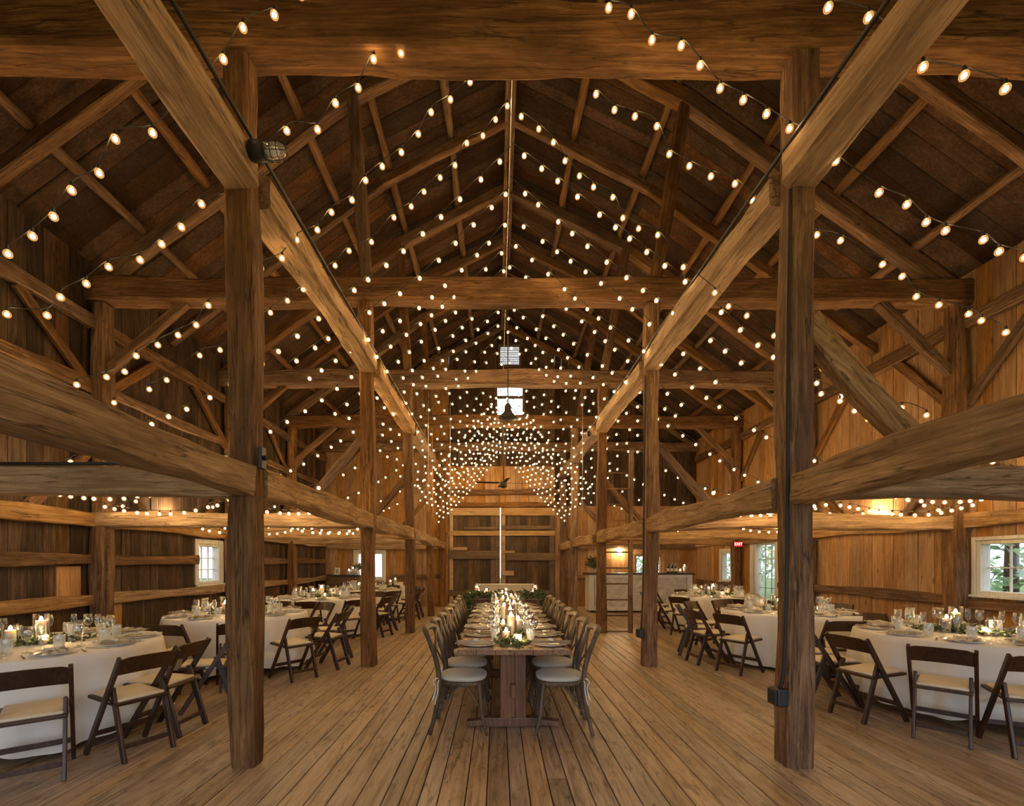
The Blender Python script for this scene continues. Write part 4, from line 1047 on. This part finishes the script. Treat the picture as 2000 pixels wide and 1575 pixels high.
cable('conduit', smooth_path([(WL + .13, 6.74, 1.98), (WL + .15, 6.72, 1.80), (WL + .13, 6.72, 1.5), (WL + .13, 6.72, .4)], 5), .015, 'bent brown conduit on the first left wall post', 'timber')
bm = bmesh.new(); box(bm, (NL + .10, 3.5, 2.27), (.03, .07, .16), .004); tube(bm, [(NL + .11, 3.5, 2.27), (NL + .15, 3.48, 2.27)], .018, 10)
tag(finish('pulley_bracket', bm, M['black']), 'small black iron bracket on the near left post', 'bracket')
cable('support_cable', [(.135, YB + .05, 6.12), (.14, 15.3, 6.10)], .006, 'straight pale steel cable running down the middle under the roof', 'rope')
for i, (x, y) in enumerate(((NL + .35, 10.2), (NL + .75, 10.9), (NR - .35, 10.2))):
    cable('hanging_rod', [(x, y, 1.9 if i == 1 else 2.6), (x, y, 5.2)], .007, f'thin pale hanging rod far back in the nave, {nth(i)} from the left', 'rope')
for i, (y0, y1, z0, z1) in enumerate(((6.22, 6.58, 1.03, 1.44), (4.9, 5.3, .05, .85), (7.0, 7.3, .05, .86))):
    bm = bmesh.new(); box(bm, (XL + .018, (y0 + y1) / 2, (z0 + z1) / 2), (.02, y1 - y0, z1 - z0), .003)
    tag(finish('patch_board', bm, M['wall_pine']), ['orange pine patch board between the rails of the left wall', 'orange pine patch board low on the left wall near the camera', 'orange pine patch board low on the left wall past the post'][i], 'board', 'wall patch boards')
# floodlights resting on the second aisle beams
for i, (x, y, z, nm) in enumerate(((XR - .10, 8.3, 2.2, 'right wall beam, second bay'), (XL + .10, 8.3, 2.2, 'left wall beam, second bay'), (XR - .10, 4.9, 2.2, 'right wall beam, first bay'), (XL + .10, 4.9, 2.2, 'left wall beam, first bay'), (XR - .10, 11.2, 2.2, 'right wall beam, third bay'), (XL + .10, 11.2, 2.2, 'left wall beam, third bay'))):
    r = empty('flood_lamp', (x, y, z))
    bm = bmesh.new(); box(bm, (0, 0, .035), (.12, .24, .06), .01); finish('housing', bm, M['black'], r)
    bm = bmesh.new(); box(bm, (0, 0, .07), (.09, .20, .012), .003); finish('lens', bm, M['flood_glow'], r)
    tag(r, f'glowing flood lamp lying on the {nm}', 'lamp', 'flood lamps')

# ------------------------------------------------------------------ string lights
def ico(sub, rad, core):
    bm = bmesh.new()
    for r_, s_, mi in ((core, 1, 0), (rad, sub, 1)):
        n = len(bm.verts); bm.verts.ensure_lookup_table(); nf = len(bm.faces)
        bmesh.ops.create_icosphere(bm, subdivisions=s_, radius=r_)
        bm.faces.ensure_lookup_table()
        for f in bm.faces[nf:]: f.material_index = mi
    for v in bm.verts:
        if v.co.z > 0: v.co.z *= 1.2
    me = bpy.data.meshes.new('bulb'); bm.to_mesh(me); bm.free(); me.polygons.foreach_set('use_smooth', [True] * len(me.polygons))
    me.materials.append(M['bulb']); me.materials.append(M['globe']); return me
BULB_NEAR, BULB_FAR = ico(2, .026, .015), ico(2, .028, .018)
NB = 0
def light_string(pts, label, bulbs=None, spacing=.27, near=False, jit=.02):
    "pts: the wire; bulbs hang just under it"
    global NB
    pts = [Vector(p) for p in pts]; r = empty('string_light', pts[len(pts) // 2])
    path = smooth_path(pts, 4); off = r.location
    bm = bmesh.new(); tube(bm, [p - off for p in path], .004, 4)
    if bulbs is None:
        bulbs = []; acc = random.uniform(.05, spacing)
        for a, b in zip(path[:-1], path[1:]):
            d = (b - a).length; s = 0
            while acc <= d - s: s += acc; bulbs.append(a.lerp(b, s / d)); acc = spacing * random.uniform(.75, 1.25)
            acc -= d - s
    for p in bulbs:
        p = Vector(p); tube(bm, [p - off + Vector((0, 0, .002)), p - off + Vector((0, 0, -.03))], [.008, .011], 6)
    finish('wire', bm, M['wire'], r)
    for p in bulbs:
        o = bpy.data.objects.new('bulb', BULB_NEAR if near else BULB_FAR); COL.objects.link(o); o.parent = r
        o.location = Vector(p) - off + Vector((0, 0, -.055)); NB += 1
    tag(r, label, 'string lights', 'string lights under the roof')
def from_px(lst, Y):
    out = []
    for px, py in lst: p = P(px, py, Y); p.y += random.uniform(-.04, .04); p.z += .055; out.append(p)
    return out
PX = {
 ('left', 'nearest', 3.0): [(592, 3), (540, 40), (478, 62), (433, 110), (347, 222), (297, 259), (235, 283), (203, 348), (145, 377), (101, 421), (59, 459), (11, 494)],
 ('left', 'second', 3.45): [(822, 60), (783, 103), (730, 117), (700, 173), (658, 210), (617, 246), (563, 262), (482, 333), (443, 382), (400, 407), (355, 445), (311, 473), (266, 502), (213, 523), (173, 558), (124, 585), (83, 612), (20, 618)],
 ('left', 'third', 4.1): [(988, 64), (965, 97), (918, 160), (879, 187), (843, 226), (816, 257), (784, 298), (745, 320), (713, 350), (689, 395), (645, 410), (620, 450), (583, 475), (555, 511), (510, 524), (487, 560), (452, 589), (411, 601), (385, 637), (350, 657), (304, 672), (273, 700), (240, 725), (203, 735), (156, 755)],
 ('left', 'fourth', 4.7): [(991, 201), (968, 231), (943, 260), (912, 283), (889, 325), (860, 349), (827, 369), (803, 403), (770, 427), (726, 474), (683, 493), (657, 524), (620, 545), (590, 563), (563, 590), (525, 608), (490, 645), (432, 686), (390, 695), (329, 745), (293, 762), (217, 785)],
 ('right', 'nearest', 2.65): [(1625, 3), (1703, 25), (1752, 80), (1813, 120), (1895, 136), (1965, 173)],
 ('right', 'second', 3.2): [(1190, 10), (1230, 40), (1275, 73), (1330, 91), (1370, 122), (1408, 170), (1449, 201), (1491, 233), (1548, 243), (1589, 283), (1632, 316), (1714, 380), (1767, 404), (1814, 431), (1857, 444), (1915, 473), (1955, 490), (1996, 507)],
 ('right', 'third', 3.9): [(1024, 76), (1068, 91), (1096, 136), (1131, 147), (1163, 190), (1202, 208), (1240, 228), (1281, 252), (1310, 295), (1350, 317), (1388, 346), (1432, 365), (1467, 397), (1509, 421), (1557, 427), (1590, 465), (1638, 474), (1720, 520), (1763, 540), (1796, 576), (1838, 594), (1890, 615), (1915, 628), (1965, 650)],
 ('right', 'fourth', 4.5): [(1018, 230), (1052, 255), (1080, 285), (1103, 318), (1133, 338), (1158, 371), (1197, 386), (1217, 425), (1249, 443), (1283, 463), (1333, 525), (1394, 575), (1422, 600), (1458, 618), (1516, 653), (1610, 718), (1608, 768), (1635, 787), (1663, 806), (1698, 819), (1767, 795), (1809, 812)],
}
for (side, nm, Y), lst in PX.items():
    b = from_px(lst, Y); pts = [p.copy() for p in b]
    if side == 'left': pts = ([Vector((.135, Y, pts[0].z + .4))] if pts[0].z < 5.6 else []) + pts
    light_string(pts, f'warm string of glowing globe bulbs, {nm} one on the {side} side', bulbs=b, near=True)
names = ['fifth', 'sixth', 'seventh', 'eighth', 'ninth', 'tenth', 'eleventh', 'twelfth', 'thirteenth', 'fourteenth', 'fifteenth', 'sixteenth', 'seventeenth', 'eighteenth', 'nineteenth', 'twentieth', 'twenty-first', 'twenty-second', 'twenty-third', 'twenty-fourth', 'twenty-fifth']
PROF = [(0, 4.50), (.4, 4.15), (1.17, 3.48), (1.95, 2.86), (2.65, 2.30), (3.35, 1.85), (3.8, 1.6), (4.8, 1.12), (5.7, .76)]
for k in range(20):
    for s, side in ((-1, 'left'), (1, 'right')):
        Y = 5.15 + k * .505 + (0 if s < 0 else -.15)
        drop = max(0, (Y - 9.5)) * .17
        pr = PROF if k % 3 == 0 else PROF[:5]
        sg = random.uniform(-.1, .08)
        pts = []
        for d, h in pr:
            hh = h - drop * max(0, 1 - d / 4.5) + (sg * math.sin(d * 1.6) if d else 0)
            x = .14 + s * d * (1.04 if s > 0 else 1)
            pts.append((x, Y + random.uniform(-.05, .05), H + hh))
        light_string(pts, f'warm string of glowing globe bulbs, {names[k]} one on the {side} side', spacing=.25)
# a second, lower layer of strings towards the far wall
for k in range(9):
    for s, side in ((-1, 'left'), (1, 'right')):
        Y = 10.6 + k * .52; top = 3.95 - .05 * k
        pts = [(.14 + s * d, Y + random.uniform(-.04, .04), H + top - d * (1.12) - .12 * math.sin(d * 1.5)) for d in (0, .5, 1.0, 1.5, 2.0)]
        light_string(pts, f'short low string of bulbs near the far wall, {nth(k)} one on the {side} side', spacing=.17)
for k in range(4):
    for s, side in ((-1, 'left'), (1, 'right')):
        Y = 2.05 - k * .9
        pts = [(.14 + s * d, Y + random.uniform(-.05, .05), H + h) for d, h in PROF]
        light_string(pts, f'warm string of bulbs overhead before the {"nearest" if not k else nth(k) + " outer"} one, {side} side', spacing=.3)
# strings resting along the aisle beams
for i, (x0, x1, y, z, n, nm) in enumerate(((-5.6, -2.0, 6.55, 2.36, 5, 'left aisle, over the second cross beam'), (-5.7, -2.2, 5.75, 2.46, 5, 'left aisle, in front of the second cross beam'), (2.5, 6.6, 6.5, 2.34, 5, 'right aisle, over the second cross beam'),
                                           (2.6, 6.5, 5.9, 2.44, 5, 'right aisle, in front of the second cross beam'), (-5.6, -2.1, 9.5, 2.25, 5, 'left aisle, over the third cross beam'), (2.6, 6.4, 9.4, 2.30, 5, 'right aisle, over the third cross beam'), (-5.4, -2.2, 8.2, 2.2, 5, 'left aisle, between second and third cross beams'), (2.7, 6.4, 8.2, 2.4, 5, 'right aisle, between second and third cross beams'))):
    pts = [(x0 + (x1 - x0) * t / 6, y + random.uniform(-.05, .05), z - .14 * math.sin(PI * (t % 3) / 3 if t % 3 else 0) + random.uniform(-.02, .02)) for t in range(7)]
    light_string(pts, f'warm string of globe bulbs in the {nm}', spacing=.16)
print('bulbs', NB)

# ------------------------------------------------------------------ light, sky, camera
def point(loc, watts, col, size, name='candle_light'):
    li = bpy.data.lights.new(name, 'POINT'); li.energy = watts; li.color = col; li.shadow_soft_size = size
    o = bpy.data.objects.new(name, li); COL.objects.link(o); o.location = loc; return o
for i, p in enumerate(LAMPS):
    pass
w = bpy.data.worlds.new('sky'); SC.world = w; w.use_nodes = True; nt = w.node_tree; nt.nodes.clear()
out = nt.nodes.new('ShaderNodeOutputWorld'); bg = nt.nodes.new('ShaderNodeBackground'); nt.links.new(bg.outputs[0], out.inputs[0])
sk = nt.nodes.new('ShaderNodeTexSky'); sk.sky_type = 'HOSEK_WILKIE'; sk.turbidity = 8.0; sk.ground_albedo = .3
sk.sun_direction = Vector((.3, .5, .8)).normalized()
mx = nt.nodes.new('ShaderNodeMixRGB'); mx.inputs[0].default_value = .7; mx.inputs[2].default_value = (.80, .88, 1.0, 1)
nt.links.new(sk.outputs[0], mx.inputs[1]); nt.links.new(mx.outputs[0], bg.inputs[0]); bg.inputs[1].default_value = SKY_STRENGTH

cam = bpy.data.cameras.new('camera'); co = bpy.data.objects.new('camera', cam); COL.objects.link(co); SC.camera = co
co.location = (0, 0, H); co.rotation_euler = (PI / 2, 0, 0)
cam.sensor_fit = 'HORIZONTAL'; cam.sensor_width = 36; cam.lens = F / 2000 * 36
cam.shift_x = (1000 - CX) / 2000; cam.shift_y = (CY - 787.5) / 2000; cam.clip_start = .05; cam.clip_end = 300
v = SC.view_settings; SC.display_settings.display_device = 'sRGB'; v.view_transform = 'Standard'; v.look = 'None'; v.gamma = 1.0; v.use_curve_mapping = False; v.exposure = EXPOSURE
